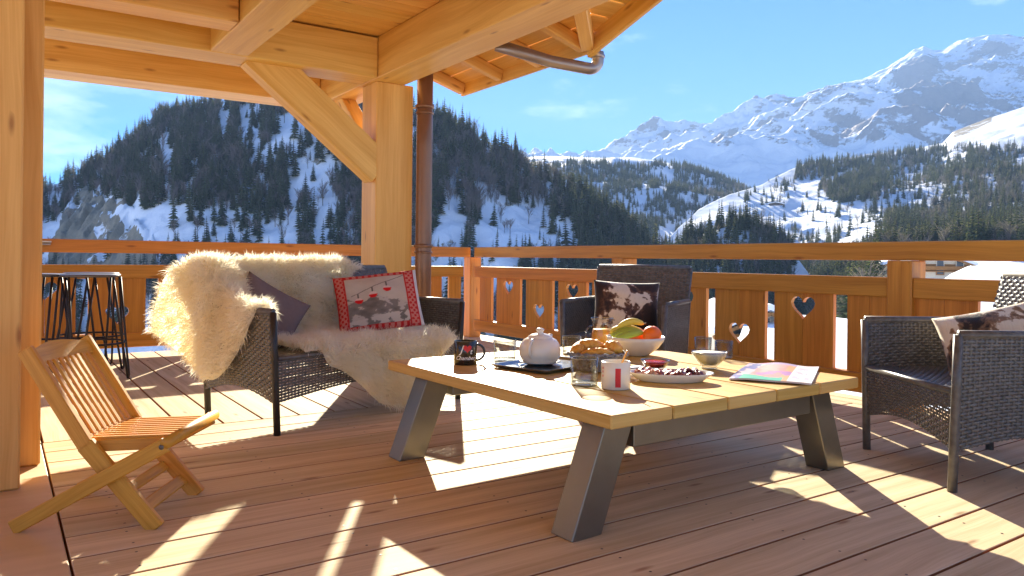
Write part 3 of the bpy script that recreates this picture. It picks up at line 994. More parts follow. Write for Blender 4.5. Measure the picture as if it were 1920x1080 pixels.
# tumblers
def tumbler(px, py, r, h, label, foot=False):
    o = tag(empty('tumbler', on(px, py, r)), label, 'glass', G)
    lathe('wall', [(r * .94, .010), (r, h), (r - .0022, h), (r * .94 - .003, .012)], GLASS, o, 36)
    lathe('base', [(.001, 0), (r * .90, 0), (r * .94, .003), (r * .94, .011), (r * .90, .014), (.001, .012)], GLASS_T, o, 36)
    tube('rim', [((r - .001) * math.cos(2 * math.pi * i / 36), (r - .001) * math.sin(2 * math.pi * i / 36), h) for i in range(36)], .0022, GLASS_T, o, 6, True)
tumbler(946, 680, .057, .098, 'empty clear tumbler between the black mug and the teapot')
tumbler(1073, 666, .052, .092, 'empty clear tumbler behind the teapot and bread basket')
tumbler(1098, 727, .056, .108, 'empty clear tumbler in front of the bread basket')
tumbler(1322, 665, .046, .085, 'clear tumbler behind the milk bowl, the left of the pair')
tumbler(1362, 673, .046, .085, 'clear tumbler behind the milk bowl, the right of the pair')
# tray, saucer and teapot
tr_o = tag(empty('tray', (4.752, -2.432, TZ + .001), R_(105.7)), 'dark polished metal tray under the teapot', 'tray', G)
tw, th = .44, .31
box('base', (-tw / 2 + .02, -th / 2 + .02, 0), (tw / 2 - .02, th / 2 - .02, .005), M_SILVER, tr_o, .001)
v = []
loopr = ((tw / 2 - .022, th / 2 - .022, .003), (tw / 2, th / 2, .017), (tw / 2 + .008, th / 2 + .008, .018), (tw / 2 + .006, th / 2 + .006, .014), (tw / 2 - .016, th / 2 - .016, .0005))
for a, b, z in loopr: v += [(-a, -b, z), (a, -b, z), (a, b, z), (-a, b, z)]
f = [(i * 4 + k, i * 4 + (k + 1) % 4, (i + 1) * 4 + (k + 1) % 4, (i + 1) * 4 + k) for i in range(len(loopr) - 1) for k in range(4)]
obj('rim', v, f, M_SILVER, tr_o)
tp_loc = on(1013, 689, .062) + Vector((0, 0, .006))
sc_o = tag(empty('saucer', tp_loc), 'pale saucer on the tray below the teapot', 'saucer', G)
lathe('dish', [(.001, 0), (.055, 0), (.085, .010), (.098, .014), (.098, .017), (.083, .014), (.052, .005), (.001, .005)], M_CERAM, sc_o, 40)
tp = tag(empty('teapot', tp_loc + Vector((0, 0, .0055))), 'round white teapot with knobbed lid at the middle of the tray', 'teapot', G)
lathe('body', [(.001, 0), (.060, 0), (.084, .012), (.097, .040), (.0985, .064), (.092, .090), (.077, .110), (.057, .121), (.050, .123)], M_CERAM, tp, 44)
ld = lathe('lid', [(.058, .120), (.056, .126), (.042, .134), (.022, .139), (.015, .142), (.014, .147), (.019, .152), (.020, .158), (.013, .163), (.001, .164)], M_CERAM, tp, 40)
dv = RGT * .40 + FWD * .90
dv.normalize()
tube('spout', [dv * .075 + Vector((0, 0, .05)), dv * .105 + Vector((0, 0, .07)), dv * .122 + Vector((0, 0, .10)), dv * .138 + Vector((0, 0, .122))], [.020, .016, .012, .010], M_CERAM, tp, 14)
dn = -dv
hp = [dn * (.082 + .050 * math.cos(a)) + FWD * .0 + Vector((0, 0, .072 + .042 * math.sin(a))) for a in [math.pi * (-.5 + i / 12) for i in range(13)]]
tube('handle', [p + FWD * .02 for p in hp], .0075, M_CERAM, tp, 10)
# juice jug
M_JUICE = plain('orange_juice', (.85, .42, .03), .35, 0, .4, .05, 10.0, Subsurface_Weight=.3)
r = .064
jg = tag(empty('juice_jug', on(1131, 656, r)), 'glass jug half full of orange juice behind the bread basket', 'jug', G)
prof = [(r * .86, .004), (r * .95, .03), (r * .92, .08), (r * .80, .118), (r * .82, .145), (r * .98, .170)]
lathe('wall', prof, GLASS, jg, 40)
tube('rim', [(r * .98 * math.cos(2 * math.pi * i / 36), r * .98 * math.sin(2 * math.pi * i / 36), .170) for i in range(36)], .0026, GLASS_T, jg, 6, True)
lathe('juice', [(.001, .005), (r * .83, .005), (r * .92, .03), (r * .89, .08), (r * .80, .108), (.001, .108)], M_JUICE, jg, 36)
handle(jg, GLASS, r, .15, ANG_R + math.pi + .2, .006, .035)
# fruit bowl
r = .153
fbl = on(1196, 669, .075)
fb_o = tag(empty('fruit_bowl', fbl), 'wide white bowl of fruit behind the bread basket', 'bowl', G)
lathe('body', [(.001, 0), (.066, 0), (.072, .004), (.118, .040), (.147, .078), (r, .098), (r - .004, .098), (.140, .078), (.112, .044), (.066, .010), (.001, .009)], M_CERAM, fb_o, 48)
M_ORANGE = plain('orange_peel', (.90, .17, .010), .42, 0, .5, .10, 60.0, .25)
M_BAN_Y = plain('banana_yellow', (.72, .55, .08), .5, 0, .4, .15, 25.0)
M_BAN_G = plain('banana_green', (.40, .46, .05), .5, 0, .4, .18, 25.0)
M_STALK = plain('stalk_brown', (.10, .06, .02), .7)
og = tag(empty('orange', fbl + RGT * .083 - FWD * .015 + Vector((0, 0, .108))), 'bright orange in the white fruit bowl', 'orange', G)
lathe('peel', [(.001, -.046)] + [(.050 * math.cos(a), .047 * math.sin(a)) for a in [R_(-75 + i * 15) for i in range(11)]] + [(.004, .044), (.001, .043)], M_ORANGE, og, 32)
lathe('stem', [(.004, .0435), (.005, .046), (.001, .047)], M_STALK, og, 8)
og2 = tag(empty('orange', fbl + RGT * .02 + FWD * .085 + Vector((0, 0, .092))), 'second orange mostly hidden behind the bananas in the fruit bowl', 'orange', G)
lathe('peel', [(.001, -.044)] + [(.047 * math.cos(a), .045 * math.sin(a)) for a in [R_(-75 + i * 15) for i in range(11)]] + [(.001, .043)], M_ORANGE, og2, 32)
bb = tag(empty('banana_bunch', fbl - RGT * .045 + Vector((0, 0, .100))), 'bunch of green and yellow bananas in the white fruit bowl', 'banana', G)
stalk = RGT * .085 + Vector((0, 0, .018)) - FWD * .01
for i, (off, up, m) in enumerate(((-.045, -.012, M_BAN_G), (-.022, .000, M_BAN_G), (.004, .008, M_BAN_G), (.030, .022, M_BAN_Y), (.055, .010, M_BAN_Y))):
    A = stalk
    Bm = -RGT * .005 - FWD * (-off * 1.2) + Vector((0, 0, .030 + up))
    E_ = -RGT * .085 - FWD * (-off) + Vector((0, 0, -.012 + up * 1.5))
    pts = []; rad = []
    for k in range(13):
        t = k / 12
        p = A * (1 - t) ** 2 + Bm * 2 * t * (1 - t) * 1.15 + E_ * t * t
        pts.append(p); rad.append(.0055 if k == 0 else (.004 if k == 12 else .0185 * (math.sin(math.pi * min(max(t * .9 + .06, 0), 1)) ** .45)))
    tube('banana', pts, rad, m, bb, 10)
yb = tag(empty('banana', fbl - RGT * .03 + FWD * .0 + Vector((0, 0, .142))), 'pale yellow banana lying on top of the fruit bowl', 'banana', G)
pts = []; rad = []
for k in range(13):
    t = k / 12
    pts.append(RGT * lerp(-.065, .075, t) + Vector((0, 0, .022 * math.sin(math.pi * t) + .020 * t)) + FWD * .01)
    rad.append(.004 if k in (0, 12) else .019 * math.sin(math.pi * min(max(t * .9 + .05, 0), 1)) ** .45)
tube('peel', pts, rad, M_BAN_Y, yb, 10)
tube('stem', [pts[-1], pts[-1] + RGT * .012 + Vector((0, 0, .004))], .004, M_STALK, yb, 6)
# bread basket
def basket_mat():
    t = NT('grey_basket')
    nz = t.noise(t.n('TexCoord').outputs['Object'], 60.0, 3)
    t.bsdf(Base_Color=t.ramp(nz, [(.35, (.10, .10, .11)), (.7, (.30, .29, .29))]), Roughness=.6)
    return t.m
M_BASK = basket_mat()
bk_l = on(1125, 701, .09)
bk = tag(empty('bread_basket', bk_l, ANG_R), 'oval grey woven basket of bread rolls near the table middle', 'basket', G)
def SBK(u, w):
    a = 2 * math.pi * u; rr_ = lerp(.092, .132, w ** .8)
    return (rr_ * math.cos(a), rr_ * .74 * math.sin(a), .004 + .074 * w)
v, f = weave(SBK, 44, 9, .0028, .92)
obj('wall', v, f, M_BASK, bk, True)
lathe('base', [(.001, .003), (.088, .003), (.094, .008), (.088, .012), (.001, .010)], M_BASK, bk, 36, sy=.74)
for k in range(2):
    tube('rim', [((.133) * math.cos(2 * math.pi * i / 40), .133 * .74 * math.sin(2 * math.pi * i / 40), .078 + .006 * math.sin(2 * math.pi * (i * 10 / 40 + k / 2))) for i in range(40)], .0055, M_BASK, bk, 8, True)
def bread_mat():
    t = NT('bread_crust')
    tc = t.n('TexCoord').outputs['Object']
    nz = t.noise(tc, 22.0, 5, .6, .6)
    c = t.ramp(nz, [(.30, (.58, .22, .025)), (.52, (.78, .36, .05)), (.75, (.86, .50, .14))])
    t.bsdf(Base_Color=c, Roughness=.5, Specular_IOR_Level=.35, Normal=t.bump(nz, .4, .006))
    return t.m
M_BREAD = bread_mat()
def roll(dx, dy, z, L, w, hgt, yaw, label):
    o = tag(empty('bread_roll', bk_l + RGT * dx + FWD * dy + Vector((0, 0, z)), ANG_R + yaw), label, 'bread', 'bread rolls in the grey basket')
    v = []; f = []; n, m = 20, 14
    for i in range(n + 1):
        t = i / n * 2 - 1; k = max(0, 1 - abs(t) ** 2.4) ** .5
        for j in range(m):
            a = 2 * math.pi * j / m
            s = 1 + .06 * math.sin(3 * a + 9 * t) + .05 * math.sin(t * 14 + a)
            sc = .85 if abs(math.sin(a) - 1) < .1 and abs(math.sin(t * 9)) < .5 else 1
            v.append((t * L / 2, w / 2 * k * math.cos(a) * s, (hgt / 2 * k * math.sin(a) * s) * sc + .012 * (1 - t * t)))
    for i in range(n):
        for j in range(m): f.append((i * m + j, i * m + (j + 1) % m, (i + 1) * m + (j + 1) % m, (i + 1) * m + j))
    obj('crust', v, f, M_BREAD, o, True)
roll(-.035, .035, .098, .150, .072, .062, .15, 'long golden bread roll on top of the basket at its left')
roll(.068, .015, .093, .095, .078, .064, -.35, 'round golden bread roll at the right end of the basket')
roll(-.005, -.045, .074, .165, .055, .048, .08, 'golden bread roll lying along the near rim of the basket')
roll(-.088, .005, .082, .080, .062, .055, .9, 'small golden bread roll at the left end of the basket')
roll(.02, .06, .072, .14, .06, .05, -.2, 'golden bread roll at the back of the basket')
# platter of cold cuts
pl_l = on(1264, 720, .075)
M_PLAT = M_CERAM
pt = tag(empty('platter', pl_l, ANG_R - .05), 'long oval white platter of cured meats at the near right', 'platter', G)
lathe('dish', [(.001, 0), (.70, 0), (.76, .004), (.90, .022), (1.0, .034), (1.0, .038), (.97, .037), (.86, .024), (.70, .009), (.001, .008)], M_PLAT, pt, 56, sx=.178, sy=.098)
def meat(name, c):
    t = NT(name)
    nz = t.noise(t.n('TexCoord').outputs['Object'], 70.0, 3, .6)
    t.bsdf(Base_Color=t.ramp(nz, [(.40, c), (.58, tuple(x * 1.5 for x in c)), (.66, (.70, .42, .34))]), Roughness=.35, Specular_IOR_Level=.5)
    return t.m
MEAT = [meat('salami', (.24, .055, .035)), meat('cured_ham', (.20, .050, .060)), meat('pale_sausage', (.42, .17, .11)), meat('smoked_meat', (.11, .028, .030))]
r7 = random.Random(5)
for i in range(18):
    t = -.125 + .25 * (i + .5) / 18
    off = RGT * (t + r7.uniform(-.01, .01)) + FWD * r7.uniform(-.035, .045)
    lft = t < -.05
    m = MEAT[2] if lft and r7.random() < .7 else (MEAT[0] if t < .02 else MEAT[r7.choice([1, 3, 3, 1])])
    o = tag(empty('meat_slice', pl_l + off + Vector((0, 0, .020 + r7.uniform(0, .012))), r7.uniform(0, 6.28)), 'thin folded slice of cured meat on the oval platter', 'meat', 'cured meat slices on the platter')
    rr_ = r7.uniform(.024, .036); v = []; f = []; n = 16; k1 = r7.uniform(0, 6); am = r7.uniform(.006, .012)
    for ring, sc in enumerate((0.0, .4, .75, 1.0)):
        for k in range(n):
            a = 2 * math.pi * k / n
            rad = rr_ * sc * (1 + .10 * math.sin(3 * a + k1))
            v.append((rad * math.cos(a), rad * math.sin(a) * .8, am * sc * math.sin(2 * a + k1) + .5 * am * sc * math.sin(5 * a) + .004))
    for ring in range(3):
        for k in range(n): f.append((ring * n + k, ring * n + (k + 1) % n, (ring + 1) * n + (k + 1) % n, (ring + 1) * n + k))
    ob = obj('slice', v, f, m, o, True)
    md = ob.modifiers.new('thick', 'SOLIDIFY'); md.thickness = .004
# jam dish
M_JAM = plain('raspberry_jam', (.55, .012, .03), .12, 0, .6, .25, 50.0, .3)
jd = tag(empty('jam_dish', on(1232, 694, .045)), 'small glass dish of red jam behind the platter', 'dish', G)
lathe('glass', [(.001, .0), (.040, 0), (.046, .006), (.064, .034), (.070, .040), (.067, .0405), (.060, .034), (.042, .008), (.001, .006)], GLASS, jd, 36)
lathe('jam', [(.001, .0075), (.041, .009), (.058, .030), (.050, .034), (.030, .032), (.001, .035)], M_JAM, jd, 32)
# milk bowl
M_MILK = plain('milk', (.92, .86, .74), .3, 0, .4, .02, 5.0)
mb = tag(empty('milk_bowl', on(1335, 694, .05)), 'clear footed bowl of milk in front of the pair of tumblers', 'bowl', G)
lathe('glass', [(.001, 0), (.036, 0), (.038, .006), (.034, .012), (.060, .036), (.077, .062), (.084, .078), (.0815, .0785), (.074, .062), (.057, .038), (.030, .016), (.001, .014)], GLASS, mb, 40)
lathe('milk', [(.001, .0165), (.029, .0185), (.055, .0395), (.072, .063), (.078, .074), (.001, .0745)], M_MILK, mb, 40)
# napkin sachets
np_ = tag(empty('sugar_sachet', on(1190, 690), ANG_R + .5), 'blue and white paper sachet lying beside the jam dish', 'sachet', G)
box('packet', (-.04, -.022, 0), (.045, .022, .006), plain('sachet_paper', (.42, .44, .66), .5, 0, .4, .5, 40.0), np_, .002)
# magazine
def mag_print(u, v):
    if u > .70:
        if v > .90 or v < .05: return (.80, .74, .74)
        ln = math.sin(v * 110) > .35 and vnoise(u * 60, math.floor(v * 17.5), 4) > .33 and .74 < u < .95
        return (.46, .40, .52) if ln else (.80, .76, .76)
    n = fb(u * 6, v * 5, 3); w = fb(u * 9 + 4, v * 9, 8)
    if v < .20 + .05 * math.sin(u * 9) and .12 < u < .64: return (.10, .46, .32)
    if u < .17 + .05 * n: return (.16, .16, .36) if w > .45 else (.62, .48, .52)
    if abs(v - .40 - .16 * (w - .5) * 2) < .07 and u > .25: return (.42, .20, .42)
    if u < .34 and v > .30 and w > .52: return (.28, .44, .46)
    if v > .86: return (.46, .36, .52) if u > .35 else (.76, .26, .36)
    if u > .60: return (.84, .36, .16)
    return (.80, .27, .24) if n > .46 else (.82, .34, .30)
M_PAPER = painted('glossy_paper', .38, spec=.4)
mg = tag(empty('magazine', (5.463, -2.021, TZ)), 'colourful magazine lying at the right corner of the table', 'magazine', G)
c0, c1, c2, c3 = Vector((0, 0, 0)), Vector((.272, .170, 0)), Vector((-.008, .640, 0)), Vector((-.279, .482, 0))
def mag_sheet(name, z, grow, mat, paint=None, lift=.0):
    n, m = 90, 56
    v = []; f = []; uv = []
    for j in range(m + 1):
        for i in range(n + 1):
            u_, v_ = i / n, j / m
            p = (c0 * (1 - u_) + c3 * u_) if False else None
            # u runs to the right of the picture: from the near-left edge c0-c3 to c1-c2
            a = c0.lerp(c1, 0)
            q = c0.lerp(c2 - c1 + c0, 0)
            P_ = (c0 * (1 - u_) * (1 - v_) + c1 * u_ * (1 - v_) + c2 * u_ * v_ + c3 * (1 - u_) * v_)
            zz = z + lift * (.010 * math.sin(math.pi * u_ * 1.0) ** 2 + .012 * max(0, u_ - .82) + .004 * math.sin(u_ * 9 + v_ * 4))
            v.append((P_.x, P_.y, zz)); uv.append((u_, v_))
    for j in range(m):
        for i in range(n):
            k = j * (n + 1) + i
            f.append((k, k + 1, k + n + 2, k + n + 1))
    o = obj(name, v, f, mat, mg, True, uv=uv)
    if paint:
        ca = o.data.color_attributes.new('print', 'FLOAT_COLOR', 'POINT')
        ca.data.foreach_set('color', [x for a in uv for x in (*paint(*a), 1.0)])
    return o
pg = mag_sheet('pages', .007, 0, plain('paper_edge', (.70, .62, .58), .7), None, .7)
md = pg.modifiers.new('thick', 'SOLIDIFY'); md.thickness = .006; md.offset = -1
mag_sheet('cover', .0085, 0, M_PAPER, mag_print, .7)

# ------------------------------------------------------------------ landscape
FPX = 1423.6
def vn(x, y, seed=0):
    """smooth value noise on arrays"""
    xi, yi = np.floor(x), np.floor(y); a, b = x - xi, y - yi
    a, b = a * a * a * (a * (a * 6 - 15) + 10), b * b * b * (b * (b * 6 - 15) + 10)
    def h(i, j):
        q = np.sin(i * 127.1 + j * 311.7 + seed * 74.7) * 43758.5453
        return q - np.floor(q)
    return (h(xi, yi) * (1 - a) + h(xi + 1, yi) * a) * (1 - b) + (h(xi, yi + 1) * (1 - a) + h(xi + 1, yi + 1) * a) * b
def fbm(x, y, seed=0, o=5, ridged=False, gain=.5):
    t = np.zeros_like(x); a = .5; tot = 0
    for k in range(o):
        n = vn(x, y, seed + k * 3.1)
        if ridged: n = 1 - np.abs(2 * n - 1)
        t += a * n; tot += a
        c, s = math.cos(.6), math.sin(.6)
        x, y = (c * x - s * y) * 2.02 + 5.3, (s * x + c * y) * 2.02 + 1.7
        a *= gain
    return t / tot
def smooth(x, a, b):
    t = np.clip((x - a) / (b - a), 0, 1)
    return t * t * (3 - 2 * t)
def el(px, py): return (485.5 + .01047 * (px - 960) - py) / FPX
def world_pts(X, Y, Zz):
    return np.stack([CAM.x + RGT.x * X + FWD.x * Y, CAM.y + RGT.y * X + FWD.y * Y, Zz], -1)
class Hill:
    """a slope that rises from its foot line to a crest line; t = sideways / forward"""
    def __init__(s, crest, depth, foot, footz, e=1.0, noise=(), back=.35, th=0.0, stretch=0.0):
        s.c, s.d, s.f0, s.fz = (np.array(a, float) for a in (crest, depth, foot, footz))
        s.e, s.noise, s.back, s.th, s.st = e, noise, back, th, stretch
    def base(s, t):
        px = 960 + t * FPX
        Yc = np.interp(px, s.d[:, 0], s.d[:, 1]); Y0 = np.interp(px, s.f0[:, 0], s.f0[:, 1]); z0 = np.interp(px, s.fz[:, 0], s.fz[:, 1])
        zc = CAM.z + el(px, np.interp(px, s.c[:, 0], s.c[:, 1])) * Yc - s.th
        return Yc, Y0, z0, zc
    def z(s, t, p):
        Yc, Y0, z0, zc = s.base(t)
        Y = Y0 + (Yc - Y0) * p; X = t * Y
        zz = np.where(p <= 1, z0 + (zc - z0) * np.power(np.clip(p, 0, 1), s.e), zc - (Y - Yc) * s.back)
        for (amp, wl, seed, ridged, atcrest) in s.noise:
            n = fbm((X + s.st * Y) / wl, Y / wl * (1.0 - .0 * s.st), seed, 5, ridged) - .5
            zz = zz + amp * n * (np.clip(p * 4, 0, 1)) * (1 - (1 - atcrest) * smooth(p, .75, 1.0))
        return X, Y, zz
def grid_object(name, X, Y, Zz, mat, attrs=None, label=None):
    ny, nx = X.shape
    co = world_pts(X, Y, Zz).reshape(-1, 3).astype(np.float32)
    i = np.arange(ny * nx).reshape(ny, nx)
    q = np.stack([i[:-1, :-1], i[:-1, 1:], i[1:, 1:], i[1:, :-1]], -1).reshape(-1, 4)
    me = bpy.data.meshes.new(name)
    me.vertices.add(len(co)); me.vertices.foreach_set('co', co.ravel())
    me.loops.add(q.size); me.loops.foreach_set('vertex_index', q.ravel().astype(np.int32))
    me.polygons.add(len(q)); me.polygons.foreach_set('loop_start', np.arange(0, q.size, 4, dtype=np.int32))
    me.polygons.foreach_set('use_smooth', np.ones(len(q), bool))
    me.update(calc_edges=True)
    me.materials.append(mat)
    for k, a in (attrs or {}).items():
        at = me.attributes.new(k, 'FLOAT', 'POINT'); at.data.foreach_set('value', a.reshape(-1).astype(np.float32))
    o = link(name, me)
    o['kind'] = 'structure'
    if label: o['label'] = label
    return o
def terrain_mat(name, rock1, rock2, wl, streak=(1, 1, 1), snow=(.86, .88, .92), bumpd=1.0, sharp=.05, amp=1.5):
    t = NT(name)
    geo = t.n('NewGeometry').outputs['Position']
    p = t.n('Mapping', {0: geo, 'Scale': tuple(a / wl for a in streak)}).outputs[0]
    n1 = t.noise(p, 1.0, 8, .68, .6)
    n2 = t.noise(p, 6.0, 5, .6)
    rk = t.n('Attribute', attribute_name='rock').outputs['Fac']
    k = t.math('ADD', rk, t.math('MULTIPLY', t.math('SUBTRACT', n1, .5), amp))
    k = t.math('ADD', k, t.math('MULTIPLY', t.math('SUBTRACT', n2, .5), amp * .4))
    fac = t.ramp(k, [(.5 - sharp, (0, 0, 0)), (.5 + sharp, (1, 1, 1))])
    rc = t.mix(n2, rock1, rock2)
    c = t.mix(fac, snow, rc)
    h = t.math('ADD', t.math('MULTIPLY', n1, .6), t.math('MULTIPLY', fac, .25))
    t.bsdf(Base_Color=c, Roughness=.8, Specular_IOR_Level=.15, Normal=t.bump(h, .55, bumpd))
    return t.m
def rockmask(X, Y, Zz, lo, hi):
    dzy = np.gradient(Zz, axis=0) / np.maximum(np.gradient(Y, axis=0), .01)
    dzx = np.gradient(Zz, axis=1) / np.maximum(np.gradient(X, axis=1), .01)
    return smooth(np.hypot(dzx, dzy), lo, hi)

# snow ground round the house
def ground_z(X, Y):
    r = np.hypot(X, Y); be = np.degrees(np.arctan2(X, Y))
    ab = np.where(be < -110, be + 360, be)
    right = smooth(ab, 12, 19)
    back = smooth(np.abs(be), 75, 105)
    right = np.maximum(right, back)
    edge = 15 + right * 52
    drop = .46 * (1 - right) + .33 * right
    z = -3.7 - drop * np.clip(r - edge, 0, None)
    z = np.maximum(z, -95 - .0 * r) * (1 - back) + back * (-3.7)
    z = z + 4.5 * smooth(ab, 25.2, 31.5) * np.exp(-((r - 60) / 22) ** 2) * (ab < 80)
    z = z + (fbm(X / 14, Y / 14, 3, 4) - .5) * np.clip(r / 20, 0, 1) * 1.1 + (fbm(X / 160, Y / 160, 8, 3) - .5) * np.clip(r - 60, 0, 300) * .05
    return z
rad_ = np.concatenate([np.linspace(.5, 100, 90), np.geomspace(103, 7200, 60)])
ang_ = np.radians(np.linspace(-180, 180, 361))
A_, RR = np.meshgrid(ang_, rad_)
GX, GY = RR * np.sin(A_), RR * np.cos(A_)
M_SNOW = terrain_mat('snow_ground', (.20, .17, .13), (.30, .26, .21), 9.0, bumpd=.25)
grid_object('ground', GX, GY, ground_z(GX, GY), M_SNOW, {'rock': np.full(GX.shape, -.25)}, 'snow covered ground falling away below the terrace')

def patch(name, hill, px0, px1, nx, ny, mat, lo, hi, pmax=1.15, extra=None, label=None):
    t = (np.linspace(px0, px1, nx) - 960) / FPX
    T, Pp = np.meshgrid(t, np.linspace(0, pmax, ny))
    X, Y, Zz = hill.z(T, Pp)
    rk = rockmask(X, Y, Zz, lo, hi)
    if extra is not None: Zz, rk = extra(X, Y, Zz, rk, T, Pp)
    return grid_object(name, X, Y, Zz, mat, {'rock': rk}, label)
def to_px(X, Y, Zz):
    px = 960 + FPX * X / Y
    return px, 485.5 + .01047 * (px - 960) - FPX * (Zz - CAM.z) / Y
def inside(poly, x, y):
    c = np.zeros(np.shape(x), bool); n = len(poly)
    for i in range(n):
        (x0, y0), (x1, y1) = poly[i], poly[i - 1]
        if y0 == y1: continue
        c ^= ((y0 > y) != (y1 > y)) & (x < (x1 - x0) * (y - y0) / (y1 - y0) + x0)
    return c

# the wooded bluff across the gorge
bluff = Hill([(-300, 470), (-100, 420), (60, 352), (110, 335), (170, 312), (210, 288), (245, 262), (262, 238), (300, 212), (350, 200), (400, 192), (480, 180), (560, 172), (640, 174), (720, 182), (800, 204), (850, 228), (885, 250), (925, 275),
              (965, 296), (1000, 316), (1040, 337), (1100, 368), (1150, 398), (1200, 433), (1240, 468), (1300, 520), (1400, 600)],
             [(-300, 760), (0, 700), (300, 660), (700, 600), (1000, 540), (1240, 460), (1400, 420)],
             [(-300, 380), (300, 330), (700, 310), (1000, 310), (1240, 290), (1400, 280)],
             [(-300, -95), (300, -88), (1000, -85), (1400, -85)], .92,
             ((20, 120, 2, True, .12), (10, 34, 6, False, .3), (4, 11, 9, False, .5)), .25, 4.0)
M_BLUFF = terrain_mat('bluff_snow_rock', (.17, .150, .12), (.42, .35, .24), 14.0, (1, 1, .55), bumpd=5.0)
CLIFF = [(92, 470), (120, 400), (150, 355), (205, 375), (250, 395), (250, 420), (285, 445), (300, 520), (92, 520)]
def cliff_fix(X, Y, Zz, rk, T, Pp):
    px, py = to_px(X, Y, Zz)
    cl = inside(CLIFF, px, py)
    Zz = Zz + np.where(cl, (fbm(X / 9, Zz / 22, 21, 4, True) - .5) * 16, 0)
    rk = np.clip(rk * .55 + (fbm(X / 24, Y / 24, 14, 4) - .5) * .6, -.4, .75) - .12
    rk = np.where(cl, .95 - .5 * (fbm(X / 12, Zz / 14, 31, 3) > .60), rk)
    sn = inside([(200, 400), (360, 385), (470, 420), (480, 470), (290, 470), (240, 430)], px, py)
    return Zz, np.where(sn, -.35, rk)
patch('wooded_hill', bluff, -260, 1400, 420, 190, M_BLUFF, .75, 1.5, 1.2, cliff_fix, 'steep wooded bluff with snow chutes and a rock cliff across the gorge')

# forested ridge behind, and the snow slope on the right
ridge = Hill([(820, 310), (960, 299), (1000, 297), (1100, 297), (1180, 298), (1230, 303), (1290, 316), (1340, 334), (1390, 352), (1440, 380), (1500, 430)],
             [(820, 1700), (1500, 1500)], [(820, 760), (1500, 620)], [(820, -80), (1500, -60)], .85,
             ((70, 320, 4, True, .15), (22, 80, 3, False, .2)), .06, 0)
M_RIDGE = terrain_mat('ridge_snow', (.20, .17, .15), (.30, .26, .22), 60.0, snow=(.76, .78, .83), bumpd=5)
patch('forested_ridge', ridge, 820, 1500, 150, 90, M_RIDGE, .9, 1.6, 1.25, lambda X, Y, Zz, rk, T, Pp: (Zz, rk * .5 - .15), 'forested ridge with a white snow bench along its top')
slope = Hill([(1200, 500), (1250, 452), (1310, 395), (1360, 368), (1420, 346), (1480, 318), (1510, 306), (1560, 298), (1640, 292), (1700, 284), (1765, 268), (1785, 246), (1850, 218), (1920, 195), (2050, 165), (2250, 190), (2500, 260)],
             [(1200, 640), (1310, 900), (1500, 1150), (1700, 1300), (2500, 1300)],
             [(1200, 330), (1500, 250), (1600, 150), (1650, 112), (2500, 112)], [(1200, -62), (1500, -34), (1600, -16), (1650, -8), (1800, -4), (2500, -2)], 1.75,
             ((38, 210, 5, False, .3), (13, 62, 7, False, .3), (3.5, 17, 12, False, .3)), .10, 0)
M_SLOPE = terrain_mat('slope_snow', (.20, .165, .12), (.33, .27, .20), 26.0, snow=(.74, .76, .81), bumpd=4.0)
OUTCROP = [(1782, 258), (1786, 232), (1840, 214), (1862, 214), (1856, 228), (1810, 252)]
SCRUB = [(1690, 372), (1790, 330), (1800, 352), (1720, 378)]
def slope_fix(X, Y, Zz, rk, T, Pp):
    px, py = to_px(X, Y, Zz)
    o = inside(OUTCROP, px, py)
    rk = rk * .5 - .22 + .30 * inside(SCRUB, px, py)
    return Zz, np.where(o, .62, rk)
patch('snow_slope', slope, 1200, 2500, 330, 220, M_SLOPE, .8, 1.6, 1.25, slope_fix, 'sunlit snow slope with belts of forest at the right')
knoll = Hill([(1180, 540), (1230, 500), (1280, 452), (1330, 428), (1380, 415), (1420, 420), (1460, 445), (1500, 485), (1540, 540)],
             [(1180, 430), (1540, 430)], [(1180, 270), (1540, 270)], [(1180, -70), (1540, -60)], .9, ((10, 40, 2, False, .3),), .8, 0)
patch('wooded_knoll', knoll, 1180, 1540, 90, 50, M_SLOPE, .8, 1.8, 1.3, lambda X, Y, Zz, rk, T, Pp: (Zz, rk * .4 - .2), 'low wooded knoll in front of the snow slope')

# the high mountain
peak = Hill([(900, 330), (1100, 315), (1168, 300), (1190, 288), (1215, 279), (1240, 270), (1265, 263), (1290, 256), (1310, 249), (1335, 247), (1350, 236), (1385, 222), (1430, 204), (1465, 199), (1500, 198), (1515, 186), (1545, 172), (1580, 158), (1610, 148), (1640, 138),
             (1660, 131), (1685, 112), (1712, 96), (1728, 90), (1745, 99), (1765, 98), (1790, 85), (1815, 77), (1850, 71), (1885, 69), (1920, 70), (2000, 62), (2120, 90), (2300, 150), (2600, 260)],
            [(900, 6200), (1250, 5900), (1500, 5200), (1920, 4700), (2600, 4700)], [(900, 3000), (1500, 2500), (2600, 2300)], [(900, 180), (1300, 230), (1600, 200), (2600, 180)], 1.22,
            ((430, 1150, 3, True, .10), (190, 420, 17, True, .28), (70, 150, 11, True, .45), (30, 50, 13, False, .5)), .9, 0, .55)
M_PEAK = terrain_mat('mountain_rock_snow', (.22, .185, .19), (.36, .30, .28), 170.0, (1, 1, 1.9), bumpd=34, sharp=.10, amp=2.7)
FACES = [[(1555, 262), (1572, 218), (1600, 210), (1660, 248), (1655, 258), (1610, 262)], [(1690, 200), (1700, 165), (1750, 150), (1800, 150), (1835, 145), (1830, 180), (1790, 215), (1750, 232), (1720, 232)],
         [(1665, 150), (1690, 115), (1735, 100), (1760, 105), (1730, 160), (1700, 175)], [(1330, 270), (1345, 240), (1380, 240), (1375, 272)], [(1840, 100), (1870, 80), (1915, 85), (1900, 105)], [(1530, 270), (1560, 258), (1585, 270), (1560, 275)]]
